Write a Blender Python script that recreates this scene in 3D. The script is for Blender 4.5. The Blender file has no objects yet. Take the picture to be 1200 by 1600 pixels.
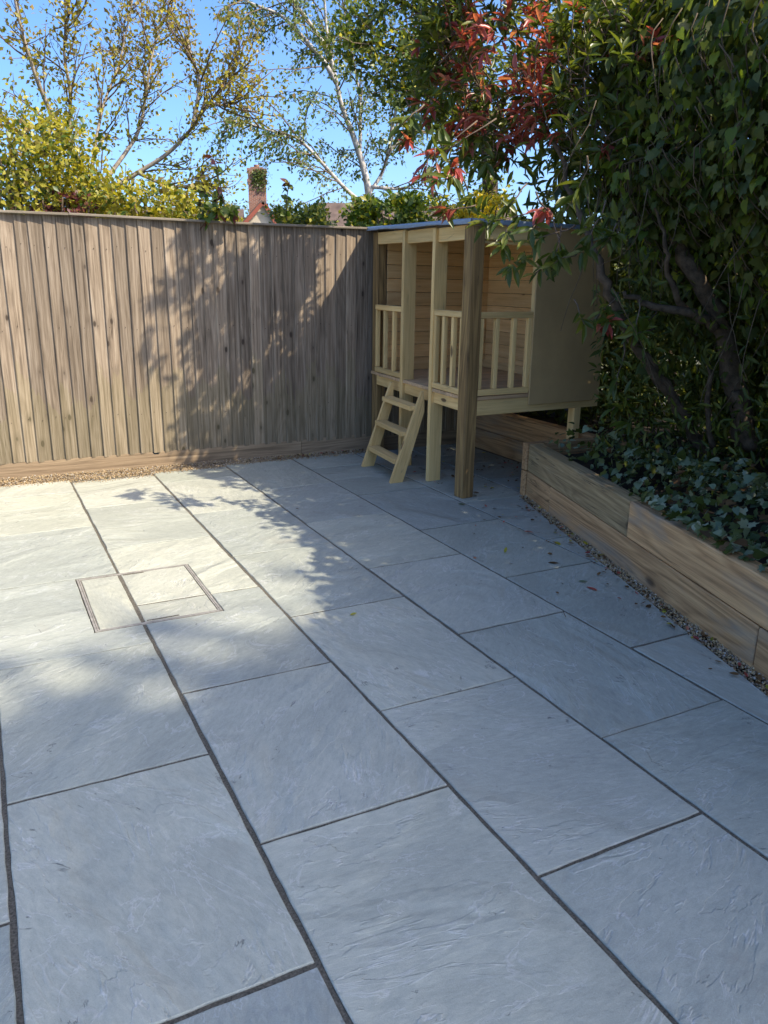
import bpy, math, random
import numpy as np
from mathutils import Vector, Matrix

random.seed(7)
rng = np.random.default_rng(11)
SC = bpy.context.scene
COL = SC.collection

# ------------------------------------------------------------------ camera
PITCH, ROLL, YAW = math.radians(16.197), math.radians(0.869), math.radians(27.261)
FPX, CX, CY, EYE = 1230.0, 600.0, 800.0, 1.48
fwd = Vector((math.sin(YAW) * math.cos(PITCH), math.cos(YAW) * math.cos(PITCH), -math.sin(PITCH)))
_r = Vector((math.cos(YAW), -math.sin(YAW), 0))
_u = _r.cross(fwd)
right = math.cos(ROLL) * _r + math.sin(ROLL) * _u
upv = -math.sin(ROLL) * _r + math.cos(ROLL) * _u
cam_d = bpy.data.cameras.new('camera')
cam = bpy.data.objects.new('camera', cam_d)
COL.objects.link(cam)
cam.matrix_world = Matrix(((right.x, upv.x, -fwd.x, 0), (right.y, upv.y, -fwd.y, 0), (right.z, upv.z, -fwd.z, EYE), (0, 0, 0, 1)))
cam_d.sensor_fit = 'VERTICAL'
cam_d.sensor_height = 24.0
cam_d.lens = FPX / 1600.0 * 24.0
cam_d.clip_start = 0.05
cam_d.clip_end = 2000
SC.camera = cam

# ------------------------------------------------------------------ sky and sun
SUN_AZ = math.radians(40)      # towards +x from straight behind (-y)
SUN_EL = math.radians(48)
sun_dir = Vector((math.sin(SUN_AZ) * math.cos(SUN_EL), -math.cos(SUN_AZ) * math.cos(SUN_EL), math.sin(SUN_EL)))
world = bpy.data.worlds.new('World')
SC.world = world
world.use_nodes = True
wt = world.node_tree
bg = wt.nodes['Background']
sky = wt.nodes.new('ShaderNodeTexSky')
sky.sky_type = 'NISHITA'
sky.sun_disc = False
sky.sun_elevation = SUN_EL
sky.sun_rotation = math.atan2(sun_dir.x, sun_dir.y)
sky.altitude = 100
sky.air_density = 0.65
sky.dust_density = 2.3
sky.ozone_density = 5.0
sat = wt.nodes.new('ShaderNodeHueSaturation')     # clear deep blue spring sky
sat.inputs['Saturation'].default_value = 1.12
wt.links.new(sky.outputs[0], sat.inputs['Color'])
wt.links.new(sat.outputs[0], bg.inputs[0])
bg.inputs[1].default_value = 0.135
sd = bpy.data.lights.new('sun', 'SUN')
sd.energy = 2.65
sd.angle = math.radians(0.5)
sd.color = (1.0, 0.90, 0.73)
sun = bpy.data.objects.new('sun', sd)
COL.objects.link(sun)
sun.rotation_euler = (-sun_dir).to_track_quat('-Z', 'Y').to_euler()
SC.view_settings.view_transform = 'Standard'
SC.view_settings.look = 'None'
SC.view_settings.gamma = 1.0
SC.view_settings.use_curve_mapping = False
SC.view_settings.exposure = 1.47
SC.cycles.max_bounces = 8
SC.cycles.transparent_max_bounces = 8


def ray(px, py):
    return ((px - CX) / FPX) * right - ((py - CY) / FPX) * upv + fwd


def at(px, py, dist):
    """point seen at photo pixel (px, py), at a horizontal distance from the camera"""
    d = ray(px, py)
    return Vector((0, 0, EYE)) + d * (dist / math.hypot(d.x, d.y))


def onground(px, py, z=0.0):
    d = ray(px, py)
    return Vector((0, 0, EYE)) + d * ((z - EYE) / d.z)


def project(P):
    """(N,3) -> pixel x, pixel y, depth"""
    A = np.array([right[:], upv[:], fwd[:]])
    q = (P - np.array([0, 0, EYE])) @ A.T
    w = np.maximum(q[:, 2], 1e-3)
    return CX + FPX * q[:, 0] / w, CY - FPX * q[:, 1] / w, q[:, 2]


# ------------------------------------------------------------------ object helpers
WM = {}


def link(o, world_m=None, parent=None, **props):
    COL.objects.link(o)
    m = world_m if world_m is not None else Matrix.Identity(4)
    WM[o.name] = m.copy()
    if parent is not None:
        o.parent = parent
        o.matrix_local = WM[parent.name].inverted() @ m
    else:
        o.matrix_local = m
    for k, v in props.items():
        if v is not None:
            o[k] = v
    return o


def thing(name, label, category, loc, group=None):
    o = bpy.data.objects.new(name, None)
    o.empty_display_size = 0.1
    return link(o, Matrix.Translation(Vector(loc)), label=label, category=category, group=group)


def mesh_from(name, verts, faces, mats, smooth=False, mat_idx=None):
    me = bpy.data.meshes.new(name)
    me.from_pydata([tuple(v) for v in verts], [], [tuple(f) for f in faces])
    for m in (mats if isinstance(mats, (list, tuple)) else [mats]):
        me.materials.append(m)
    if smooth:
        me.polygons.foreach_set('use_smooth', [True] * len(me.polygons))
    if mat_idx is not None:
        me.polygons.foreach_set('material_index', mat_idx)
    me.update()
    return me


def fast_mesh(name, V, F, mats, smooth=False, mat_idx=None):
    """V (n,3) array, F (m,k) array with k = 3 or 4"""
    me = bpy.data.meshes.new(name)
    V = np.asarray(V, dtype=np.float32)
    F = np.asarray(F, dtype=np.int32)
    m, k = F.shape
    me.vertices.add(len(V))
    me.vertices.foreach_set('co', V.ravel())
    me.loops.add(m * k)
    me.loops.foreach_set('vertex_index', F.ravel())
    me.polygons.add(m)
    me.polygons.foreach_set('loop_start', np.arange(0, m * k, k, dtype=np.int32))
    me.polygons.foreach_set('loop_total', np.full(m, k, dtype=np.int32))
    for mm in (mats if isinstance(mats, (list, tuple)) else [mats]):
        me.materials.append(mm)
    if mat_idx is not None:
        me.polygons.foreach_set('material_index', np.asarray(mat_idx, dtype=np.int32))
    if smooth:
        me.polygons.foreach_set('use_smooth', np.ones(m, dtype=bool))
    me.update(calc_edges=True)
    me.validate()
    return me


def obj(name, me, world_m=None, parent=None, **props):
    return link(bpy.data.objects.new(name, me), world_m, parent, **props)


# chamfered box, length along local Z, cached so that alike pieces share their mesh
_cache = {}


def cbox(w, t, l, mat, ch=0.003):
    key = (round(w, 4), round(t, 4), round(l, 3), mat.name, ch)
    if key in _cache:
        return _cache[key]
    hx, hy, hz = w / 2, t / 2, l / 2
    c = min(ch, hx * .5, hy * .5, hz * .5)
    V, idx = [], {}
    for sx in (-1, 1):
        for sy in (-1, 1):
            for sz in (-1, 1):
                for ax in range(3):
                    p = [sx * (hx - c), sy * (hy - c), sz * (hz - c)]
                    p[ax] = (sx * hx, sy * hy, sz * hz)[ax]
                    idx[(sx, sy, sz, ax)] = len(V)
                    V.append(p)
    F = []
    for ax in range(3):
        o = [a for a in range(3) if a != ax]
        for s in (-1, 1):
            q = []
            for (a, b) in ((-1, -1), (1, -1), (1, 1), (-1, 1)):
                k = [0, 0, 0]
                k[ax] = s
                k[o[0]] = a
                k[o[1]] = b
                q.append(idx[(k[0], k[1], k[2], ax)])
            F.append(q)
    for ax in range(3):       # edges parallel to ax
        o = [a for a in range(3) if a != ax]
        for s1 in (-1, 1):
            for s2 in (-1, 1):
                q = []
                for (sa, which) in ((-1, o[0]), (1, o[0]), (1, o[1]), (-1, o[1])):
                    k = [0, 0, 0]
                    k[ax] = sa
                    k[o[0]] = s1
                    k[o[1]] = s2
                    q.append(idx[(k[0], k[1], k[2], which)])
                F.append(q)
    for sx in (-1, 1):
        for sy in (-1, 1):
            for sz in (-1, 1):
                F.append([idx[(sx, sy, sz, a)] for a in range(3)])
    Va = [Vector(v) for v in V]
    G = []
    for q in F:
        cen = sum((Va[i] for i in q), Vector()) / len(q)
        n = (Va[q[1]] - Va[q[0]]).cross(Va[q[2]] - Va[q[0]])
        G.append(q if n.dot(cen) > 0 else q[::-1])
    me = mesh_from('board_mesh', V, G, mat)
    _cache[key] = me
    return me


def frame(a, b, wdir):
    a, b, wdir = Vector(a), Vector(b), Vector(wdir)
    z = (b - a).normalized()
    x = (wdir - z * wdir.dot(z)).normalized()
    y = z.cross(x)
    m = Matrix.Translation((a + b) / 2) @ Matrix(((x.x, y.x, z.x, 0), (x.y, y.y, z.y, 0), (x.z, y.z, z.z, 0), (0, 0, 0, 1)))
    return m


def board(name, a, b, wdir, w, t, mat, parent, ch=0.003, **props):
    """a plank from a to b, w wide along wdir and t thick across it"""
    l = (Vector(b) - Vector(a)).length
    return obj(name, cbox(w, t, l, mat, ch), frame(a, b, wdir), parent, **props)


class MB:
    def __init__(s):
        s.v, s.f = [], []

    def add(s, V, F):
        n = len(s.v)
        s.v += [tuple(p) for p in V]
        s.f += [tuple(i + n for i in f) for f in F]

    def tube(s, pts, radii, sides=6, wob=0.0):
        pts = [Vector(p) for p in pts]
        rings = []
        prev = None
        for i, p in enumerate(pts):
            d = (pts[min(i + 1, len(pts) - 1)] - pts[max(i - 1, 0)]).normalized()
            if prev is None:
                x = d.orthogonal().normalized()
            else:
                x = (prev - d * prev.dot(d)).normalized()
            prev = x
            y = d.cross(x)
            ring = []
            for k in range(sides):
                a = 2 * math.pi * k / sides
                r = radii[i] * (1 + (random.uniform(-wob, wob) if wob else 0))
                ring.append(p + (x * math.cos(a) + y * math.sin(a)) * r)
            rings.append(ring)
        V = [q for r in rings for q in r]
        F = []
        for i in range(len(rings) - 1):
            for k in range(sides):
                F.append((i * sides + k, i * sides + (k + 1) % sides, (i + 1) * sides + (k + 1) % sides, (i + 1) * sides + k))
        F.append(tuple(range(sides))[::-1])
        F.append(tuple((len(rings) - 1) * sides + k for k in range(sides)))
        s.add(V, F)

    def box(s, lo, hi):
        x0, y0, z0 = lo
        x1, y1, z1 = hi
        s.add([(x0, y0, z0), (x1, y0, z0), (x1, y1, z0), (x0, y1, z0), (x0, y0, z1), (x1, y0, z1), (x1, y1, z1), (x0, y1, z1)],
              [(3, 2, 1, 0), (4, 5, 6, 7), (0, 1, 5, 4), (1, 2, 6, 5), (2, 3, 7, 6), (3, 0, 4, 7)])

    def mesh(s, name, mat, smooth=False):
        return mesh_from(name, s.v, s.f, mat, smooth)


# ------------------------------------------------------------------ materials
def newmat(name):
    m = bpy.data.materials.new(name)
    m.use_nodes = True
    nt = m.node_tree
    b = nt.nodes['Principled BSDF']
    return m, nt, b


def N(nt, t, **kw):
    n = nt.nodes.new(t)
    for k, v in kw.items():
        if k in ('Scale', 'Detail', 'Roughness', 'Distortion', 'Vector', 'Fac', 'Strength', 'Distance', 'W', 'Randomness'):
            n.inputs[k].default_value = v
        else:
            setattr(n, k, v)
    return n


def ramp(nt, src, stops, interp='LINEAR'):
    r = nt.nodes.new('ShaderNodeValToRGB')
    r.color_ramp.interpolation = interp
    e = r.color_ramp.elements
    while len(e) < len(stops):
        e.new(0.5)
    for el, (p, c) in zip(e, stops):
        el.position = p
        el.color = (c, c, c, 1) if isinstance(c, (int, float)) else (c[0], c[1], c[2], 1)
    nt.links.new(src, r.inputs[0])
    return r.outputs[0]


def mix(nt, a, b, fac, mode='MIX'):
    n = nt.nodes.new('ShaderNodeMix')
    n.data_type = 'RGBA'
    n.blend_type = mode
    for s, v in ((0, fac), (6, a), (7, b)):
        if isinstance(v, bpy.types.NodeSocket):
            nt.links.new(v, n.inputs[s])
        elif isinstance(v, (int, float)):
            n.inputs[s].default_value = v if s == 0 else (v, v, v, 1)
        else:
            n.inputs[s].default_value = (v[0], v[1], v[2], 1)
    return n.outputs[2]


def mth(nt, op, a, b=None, c=None, clamp=False):
    n = nt.nodes.new('ShaderNodeMath')
    n.operation = op
    n.use_clamp = clamp
    for i, v in enumerate((a, b, c)):
        if v is None:
            continue
        if isinstance(v, bpy.types.NodeSocket):
            nt.links.new(v, n.inputs[i])
        else:
            n.inputs[i].default_value = v
    return n.outputs[0]


def vmul(nt, v, s, add=None):
    n = nt.nodes.new('ShaderNodeVectorMath')
    n.operation = 'MULTIPLY'
    nt.links.new(v, n.inputs[0])
    n.inputs[1].default_value = s
    o = n.outputs[0]
    if add is not None:
        a = nt.nodes.new('ShaderNodeVectorMath')
        a.operation = 'ADD'
        nt.links.new(o, a.inputs[0])
        nt.links.new(add, a.inputs[1])
        o = a.outputs[0]
    return o


def rand_offset(nt, k=23.0):
    oi = nt.nodes.new('ShaderNodeObjectInfo')
    c = nt.nodes.new('ShaderNodeCombineXYZ')
    nt.links.new(mth(nt, 'MULTIPLY', oi.outputs['Random'], k), c.inputs[0])
    nt.links.new(mth(nt, 'MULTIPLY', oi.outputs['Random'], k * 1.7), c.inputs[1])
    nt.links.new(mth(nt, 'MULTIPLY', oi.outputs['Random'], k * 2.9), c.inputs[2])
    return c.outputs[0], oi.outputs['Random']


def noise(nt, vec, scale, detail=4, rough=0.55, dist=0.0):
    n = N(nt, 'ShaderNodeTexNoise', Scale=scale, Detail=detail, Roughness=rough, Distortion=dist)
    nt.links.new(vec, n.inputs['Vector'])
    return n.outputs['Fac']


def bump(nt, b, h, strength=0.3, dist=0.01, prev=None):
    n = N(nt, 'ShaderNodeBump', Strength=strength, Distance=dist)
    nt.links.new(h, n.inputs['Height'])
    if prev is not None:
        nt.links.new(prev, n.inputs['Normal'])
    nt.links.new(n.outputs[0], b.inputs['Normal'])
    return n.outputs[0]


def wood(name, light, mid, dark, knot, grain=1.0, tone=(.80, 1.14), knots=0.5, rough=0.75, algae=None, patch=None, cathedral=0.5, bumpk=0.3, kscale=(7.0, 3.0, 2.2), ringw=9.0, crack=.4):
    """timber with its grain along the object's own Z"""
    m, nt, b = newmat(name)
    tc = nt.nodes.new('ShaderNodeTexCoord')
    off, rnd = rand_offset(nt)
    obj_c = tc.outputs['Object']
    v = vmul(nt, obj_c, (1, 1, 1), off)
    streak = noise(nt, vmul(nt, v, (1, 1, .03)), 55 * grain, 6, .65, .3)
    fine = noise(nt, vmul(nt, v, (1, 1, .018)), 240 * grain, 3, .6)
    warp = noise(nt, vmul(nt, v, (1, 1, .085)), 4.2, 2.5, .45, .25)
    rings = mth(nt, 'FRACT', mth(nt, 'ADD', mth(nt, 'MULTIPLY', warp, ringw * 2.2), mth(nt, 'MULTIPLY', streak, .5)))
    rings = ramp(nt, rings, [(.0, .35), (.55, .75), (.86, .25), (1.0, .35)])
    f = mth(nt, 'ADD', mth(nt, 'MULTIPLY', streak, 1 - cathedral * .55), mth(nt, 'MULTIPLY', rings, cathedral * .55))
    col = ramp(nt, f, [(.28, dark), (.48, mid), (.68, light)])
    col = mix(nt, col, dark, mth(nt, 'MULTIPLY', ramp(nt, fine, [(.52, 0), (.72, 1)]), .45))
    # per-board tone
    col = mix(nt, col, mix(nt, (tone[0],) * 3, (tone[1], tone[1] * .98, tone[1] * .95), rnd), .9, 'MULTIPLY')
    blot = noise(nt, vmul(nt, v, (1, 1, .4)), 6, 4, .6)
    col = mix(nt, col, mix(nt, (.72, .72, .74), (1.15, 1.12, 1.06), blot), .7, 'MULTIPLY')
    # drying cracks along the grain
    ck = noise(nt, vmul(nt, v, (1, 1, .045)), 16, 4, .55, .15)
    ckm = mth(nt, 'MULTIPLY', ramp(nt, mth(nt, 'ABSOLUTE', mth(nt, 'SUBTRACT', ck, .5)), [(.0, 1), (.013, 0)]), ramp(nt, noise(nt, vmul(nt, v, (1, 1, .2)), 7, 2), [(.52, 0), (.62, 1)]))
    col = mix(nt, col, knot, mth(nt, 'MULTIPLY', ckm, crack))
    # knots
    vo = N(nt, 'ShaderNodeTexVoronoi', Scale=1.0, Randomness=1.0)
    nt.links.new(vmul(nt, v, kscale), vo.inputs['Vector'])
    kd = mth(nt, 'ADD', vo.outputs['Distance'], mth(nt, 'MULTIPLY', mth(nt, 'SUBTRACT', streak, .5), .06))
    kmask = mth(nt, 'MULTIPLY', ramp(nt, kd, [(.085, 1), (.13, 0)]), ramp(nt, nt_sep(nt, vo.outputs['Color']), [(1 - knots - .02, 0), (1 - knots, 1)]))
    halo = mth(nt, 'MULTIPLY', ramp(nt, kd, [(.12, 1), (.30, 0)]), ramp(nt, nt_sep(nt, vo.outputs['Color']), [(1 - knots - .02, 0), (1 - knots, 1)]))
    col = mix(nt, col, dark, mth(nt, 'MULTIPLY', halo, .38))
    col = mix(nt, col, knot, mth(nt, 'MULTIPLY', kmask, .9))
    if patch is not None:
        pm = noise(nt, vmul(nt, v, (1, 1, .25)), 3.2, 5, .65, .6)
        col = mix(nt, col, patch, mth(nt, 'MULTIPLY', ramp(nt, pm, [(.5, 0), (.68, 1)]), .75))
    if algae is not None:
        zz = nt.nodes.new('ShaderNodeSeparateXYZ')
        nt.links.new(obj_c, zz.inputs[0])
        am = ramp(nt, mth(nt, 'ADD', zz.outputs[2], mth(nt, 'SUBTRACT', noise(nt, vmul(nt, v, (1, 1, .35)), 7, 5, .65), mth(nt, 'MULTIPLY', rnd, .35))), [(algae[1] - .12, 1), (algae[1] + .4, 0)])
        col = mix(nt, col, algae[0], mth(nt, 'MULTIPLY', am, .22))
    nt.links.new(col, b.inputs['Base Color'])
    b.inputs['Roughness'].default_value = rough
    b.inputs['Specular IOR Level'].default_value = 0.25
    h = mth(nt, 'ADD', mth(nt, 'MULTIPLY', streak, .7), mth(nt, 'MULTIPLY', fine, .3))
    h = mth(nt, 'SUBTRACT', mth(nt, 'SUBTRACT', h, mth(nt, 'MULTIPLY', kmask, .4)), mth(nt, 'MULTIPLY', ckm, crack))
    bump(nt, b, h, bumpk, 0.004)
    return m


def nt_sep(nt, colsock):
    s = nt.nodes.new('ShaderNodeSeparateColor')
    nt.links.new(colsock, s.inputs[0])
    return s.outputs[0]


def leafmat(name, c1, c2, c3=None, trans=0.35, rough=0.42, spec=0.4, back=None):
    m, nt, b = newmat(name)
    geo = nt.nodes.new('ShaderNodeNewGeometry')
    oi = nt.nodes.new('ShaderNodeObjectInfo')
    r = mth(nt, 'FRACT', mth(nt, 'ADD', geo.outputs['Random Per Island'], mth(nt, 'MULTIPLY', oi.outputs['Random'], 7.31)))
    stops = [(0, c1), (1, c2)] if c3 is None else [(0, c1), (.55, c2), (1, c3)]
    col = ramp(nt, r, stops)
    tc = nt.nodes.new('ShaderNodeTexCoord')
    n = noise(nt, tc.outputs['Object'], 60, 2)
    col = mix(nt, col, mix(nt, (.75, .75, .75), (1.25, 1.22, 1.15), n), .6, 'MULTIPLY')
    nt.links.new(col, b.inputs['Base Color'])
    b.inputs['Roughness'].default_value = rough
    b.inputs['Specular IOR Level'].default_value = spec
    t = nt.nodes.new('ShaderNodeBsdfTranslucent')
    tcol = mix(nt, col, (1.5, 1.45, .7), 1.0, 'MULTIPLY')
    nt.links.new(tcol, t.inputs[0])
    ms = nt.nodes.new('ShaderNodeMixShader')
    ms.inputs[0].default_value = trans
    out = nt.nodes['Material Output']
    nt.links.new(b.outputs[0], ms.inputs[1])
    nt.links.new(t.outputs[0], ms.inputs[2])
    nt.links.new(ms.outputs[0], out.inputs[0])
    return m


def plain(name, c, rough=0.7, var=0.25, scale=8, bumpk=0.0, spec=0.3, metal=0.0):
    m, nt, b = newmat(name)
    tc = nt.nodes.new('ShaderNodeTexCoord')
    n = noise(nt, tc.outputs['Object'], scale, 5, .6)
    lo = [x * (1 - var) for x in c]
    hi = [min(1, x * (1 + var)) for x in c]
    col = ramp(nt, n, [(.3, lo), (.7, hi)])
    nt.links.new(col, b.inputs['Base Color'])
    b.inputs['Roughness'].default_value = rough
    b.inputs['Specular IOR Level'].default_value = spec
    b.inputs['Metallic'].default_value = metal
    if bumpk:
        bump(nt, b, noise(nt, tc.outputs['Object'], scale * 6, 5, .65), bumpk, 0.01)
    return m


def slab_material():
    m, nt, b = newmat('riven_sandstone')
    tc = nt.nodes.new('ShaderNodeTexCoord')
    off, rnd = rand_offset(nt, 17)
    oi = nt.nodes.new('ShaderNodeObjectInfo')
    rot = nt.nodes.new('ShaderNodeVectorRotate')
    rot.rotation_type = 'Z_AXIS'
    nt.links.new(tc.outputs['Object'], rot.inputs['Vector'])
    nt.links.new(mth(nt, 'ADD', mth(nt, 'MULTIPLY', rnd, 2.2), -.4), rot.inputs['Angle'])
    v = vmul(nt, rot.outputs[0], (1, 1, 1), off)
    stretched = vmul(nt, v, (1, .42, 1))
    big = noise(nt, vmul(nt, v, (1, .55, 1)), 2.0, 3, .5, .8)
    broad = noise(nt, stretched, 4.2, 5, .62, .9)
    fine = noise(nt, vmul(nt, v, (1, .36, 1)), 58, 7, .74, .35)
    grit = noise(nt, v, 330, 3, .7)
    # cleft layers: stepped height, each step a thin lip on the stone
    st = mth(nt, 'MULTIPLY', broad, 7.0)
    fr = mth(nt, 'FRACT', st)
    step = mth(nt, 'ADD', mth(nt, 'FLOOR', st), ramp(nt, fr, [(.0, 0), (.09, 1)]))
    gate = ramp(nt, big, [(.44, 0), (.56, 1)])
    lip = mth(nt, 'MULTIPLY', ramp(nt, mth(nt, 'ABSOLUTE', mth(nt, 'SUBTRACT', fr, .07)), [(.0, 1), (.06, 0)]), gate)
    base = ramp(nt, big, [(.25, (.345, .348, .292)), (.5, (.405, .405, .333)), (.75, (.455, .45, .37))])
    col = mix(nt, base, mix(nt, (.70, .72, .74), (1.26, 1.25, 1.22), ramp(nt, fine, [(.25, 0), (.75, 1)])), .72, 'MULTIPLY')
    col = mix(nt, col, mix(nt, (.80, .81, .82), (1.15, 1.15, 1.15), broad), .7, 'MULTIPLY')
    brk = noise(nt, v, 14, 3)
    col = mix(nt, col, (.68, .66, .62), mth(nt, 'MULTIPLY', mth(nt, 'MULTIPLY', lip, ramp(nt, brk, [(.42, 0), (.60, 1)])), .5))
    # a few dark crevices
    cr = noise(nt, vmul(nt, v, (1, .5, 1)), 3.1, 6, .6, 1.2)
    crm = mth(nt, 'MULTIPLY', ramp(nt, mth(nt, 'ABSOLUTE', mth(nt, 'SUBTRACT', cr, .5)), [(.0, 1), (.006, 0)]), ramp(nt, brk, [(.60, 0), (.66, 1)]))
    col = mix(nt, col, (.07, .075, .08), mth(nt, 'MULTIPLY', crm, .75))
    ve = noise(nt, vmul(nt, v, (1, .38, 1)), 5.5, 5, .6, 1.6)
    vem = mth(nt, 'MULTIPLY', ramp(nt, mth(nt, 'ABSOLUTE', mth(nt, 'SUBTRACT', ve, .5)), [(.0, 1), (.014, 0)]), ramp(nt, noise(nt, v, 5, 3), [(.42, 0), (.56, 1)]))
    col = mix(nt, col, (.70, .68, .64), mth(nt, 'MULTIPLY', vem, .34))
    # rusty and dusty stains
    stn = noise(nt, v, 2.6, 4, .6)
    col = mix(nt, col, (.30, .25, .185), mth(nt, 'MULTIPLY', ramp(nt, stn, [(.66, 0), (.80, 1)]), .45))
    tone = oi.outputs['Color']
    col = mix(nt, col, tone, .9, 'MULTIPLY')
    col = mix(nt, col, mix(nt, (.70, .70, .70), (1.3, 1.3, 1.3), grit), .8, 'MULTIPLY')
    nt.links.new(col, b.inputs['Base Color'])
    b.inputs['Roughness'].default_value = .62
    b.inputs['Specular IOR Level'].default_value = .38
    h = mth(nt, 'ADD', mth(nt, 'MULTIPLY', mth(nt, 'MULTIPLY', step, gate), .5), mth(nt, 'MULTIPLY', fine, .42))
    h = mth(nt, 'ADD', h, mth(nt, 'MULTIPLY', broad, 1.3))
    h = mth(nt, 'ADD', mth(nt, 'SUBTRACT', h, mth(nt, 'MULTIPLY', crm, .5)), mth(nt, 'MULTIPLY', vem, .12))
    h = mth(nt, 'ADD', h, mth(nt, 'MULTIPLY', grit, .12))
    bump(nt, b, h, .55, 0.009)
    return m


M = {}
M['slab'] = slab_material()
M['mortar'] = plain('joint_mortar', (.175, .155, .118), .95, .55, 160, .8)
M['ground'] = plain('soil_ground', (.09, .085, .045), .95, .4, 3, .4)
M['soil'] = plain('dark_soil', (.035, .026, .018), .95, .4, 20, .6)
M['fence'] = wood('weathered_fence_wood', (.47, .385, .29), (.285, .222, .158), (.085, .063, .045), (.05, .036, .026), 1.0, (.62, 1.22), .78, .85,
                  algae=((.24, .21, .09), -.48), cathedral=.3, bumpk=.55, kscale=(8.5, 3, 4.2), crack=.6)
M['gravelboard'] = wood('gravel_board_wood', (.40, .30, .19), (.28, .205, .128), (.14, .10, .062), (.04, .03, .02), .8, (.78, 1.14), .25, .85, cathedral=.4, bumpk=.5)
M['cap'] = wood('fence_cap_wood', (.36, .31, .24), (.26, .22, .165), (.14, .115, .085), (.04, .03, .02), .8, (.78, 1.14), .1, .9, cathedral=.2, bumpk=.4)
M['treated'] = wood('treated_pine', (.92, .67, .31), (.82, .57, .24), (.62, .40, .15), (.12, .07, .035), .7, (.78, 1.14), .30, .7, cathedral=.35, bumpk=.2, kscale=(8, 8, 2.6))
M['pine'] = wood('bare_pine', (.95, .65, .32), (.88, .56, .25), (.68, .39, .16), (.13, .065, .03), .6, (.78, 1.14), .38, .6, cathedral=.4, bumpk=.12, kscale=(7, 3, 2.4), crack=.1)
M['decking'] = wood('deck_pine', (.74, .52, .30), (.62, .42, .235), (.42, .275, .15), (.10, .06, .03), .8, (.78, 1.14), .3, .7, cathedral=.4, bumpk=.3)
M['oldpost'] = wood('aged_post_wood', (.52, .335, .13), (.32, .20, .08), (.10, .064, .03), (.04, .025, .015), .8, (.78, 1.14), .2, .75, cathedral=.55, bumpk=.3, crack=.8)
M['sleeper'] = wood('sleeper_wood', (.74, .46, .22), (.54, .315, .145), (.23, .128, .06), (.09, .055, .03), .9, (.78, 1.14), .14, .8,
                    patch=(.30, .27, .21), cathedral=.62, bumpk=.5, kscale=(4, 4, 1.6), ringw=8, crack=.85)
M['sleeper_grey'] = wood('grey_green_sleeper_wood', (.52, .385, .20), (.35, .25, .125), (.15, .105, .056), (.06, .045, .03), .9, (.78, 1.14), .14, .85,
                         patch=(.22, .20, .14), cathedral=.45, bumpk=.4, kscale=(4, 4, 1.6), ringw=7, crack=.85)
M['sleeper_top'] = M['sleeper_grey']
M['ply'] = plain('painted_ply', (.48, .32, .145), .6, .12, 3, .02, .35)
M['felt'] = plain('roof_felt', (.24, .30, .37), .32, .12, 14, .1, .6)
M['metal'] = plain('galvanised_steel', (.36, .33, .28), .55, .3, 30, .1, .5, .25)
M['bark'] = plain('shrub_bark', (.105, .075, .048), .9, .5, 22, .7)
M['birchbark'] = plain('birch_bark', (.40, .37, .33), .8, .5, 9, .3)
M['applebark'] = plain('apple_bark', (.36, .30, .23), .9, .35, 14, .5)
M['twig'] = plain('twig_brown', (.16, .115, .08), .9, .3, 20)
M['ivystem'] = plain('ivy_stem', (.12, .09, .055), .9, .3, 20)
M['photinia'] = leafmat('photinia_leaf_green', (.055, .085, .013), (.10, .135, .02), (.19, .20, .035), .36, .34, .4)
M['photinia_red'] = leafmat('photinia_leaf_red', (.26, .05, .04), (.46, .095, .085), (.50, .20, .12), .38, .32, .5)
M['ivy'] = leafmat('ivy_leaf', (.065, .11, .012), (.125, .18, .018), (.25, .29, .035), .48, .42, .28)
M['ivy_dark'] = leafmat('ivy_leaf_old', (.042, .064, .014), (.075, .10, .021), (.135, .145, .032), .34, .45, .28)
M['ivy_var'] = leafmat('ivy_leaf_variegated', (.085, .125, .06), (.14, .19, .095), (.33, .36, .24), .22, .34, .5)
M['birchleaf'] = leafmat('birch_leaf', (.10, .15, .035), (.15, .20, .05), (.25, .28, .10), .40, .40, .5)
M['appleleaf'] = leafmat('apple_leaf', (.20, .17, .03), (.32, .27, .045), (.26, .16, .05), .38, .45, .4)
M['goldleaf'] = leafmat('golden_leaf', (.22, .22, .025), (.38, .34, .03), (.50, .44, .06), .40, .42, .4)
M['greenleaf'] = leafmat('hedge_leaf', (.045, .085, .015), (.085, .14, .02), (.18, .22, .04), .35, .42, .45)
M['yellowleaf'] = leafmat('yellow_leaf', (.55, .42, .02), (.68, .52, .03), (.5, .45, .05), .35, .5, .3)
M['plumleaf'] = leafmat('plum_leaf', (.075, .018, .022), (.12, .03, .03), (.15, .06, .04), .30, .45, .4)
M['treeleaf'] = leafmat('tree_leaf', (.045, .075, .012), (.085, .12, .02), (.15, .18, .035), .40, .42, .4)
M['farleaf'] = leafmat('far_wood_leaf', (.10, .12, .04), (.16, .18, .06), (.22, .19, .10), .25, .6, .2)
M['deadleaf'] = leafmat('dead_leaf', (.10, .055, .025), (.17, .095, .04), (.055, .035, .02), .15, .7, .2)
M['tile'] = plain('roof_tile', (.115, .080, .062), .85, .35, 3, .5)
M['cream'] = plain('cream_render', (.55, .46, .33), .9, .1, 3, .1)
M['redtrim'] = plain('red_barge_board', (.30, .085, .05), .6, .15, 4)
M['glass'] = plain('dark_window_glass', (.03, .035, .04), .1, .1, 2, 0, .8)
M['white'] = plain('white_paint', (.75, .74, .7), .5, .05, 5)


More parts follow.
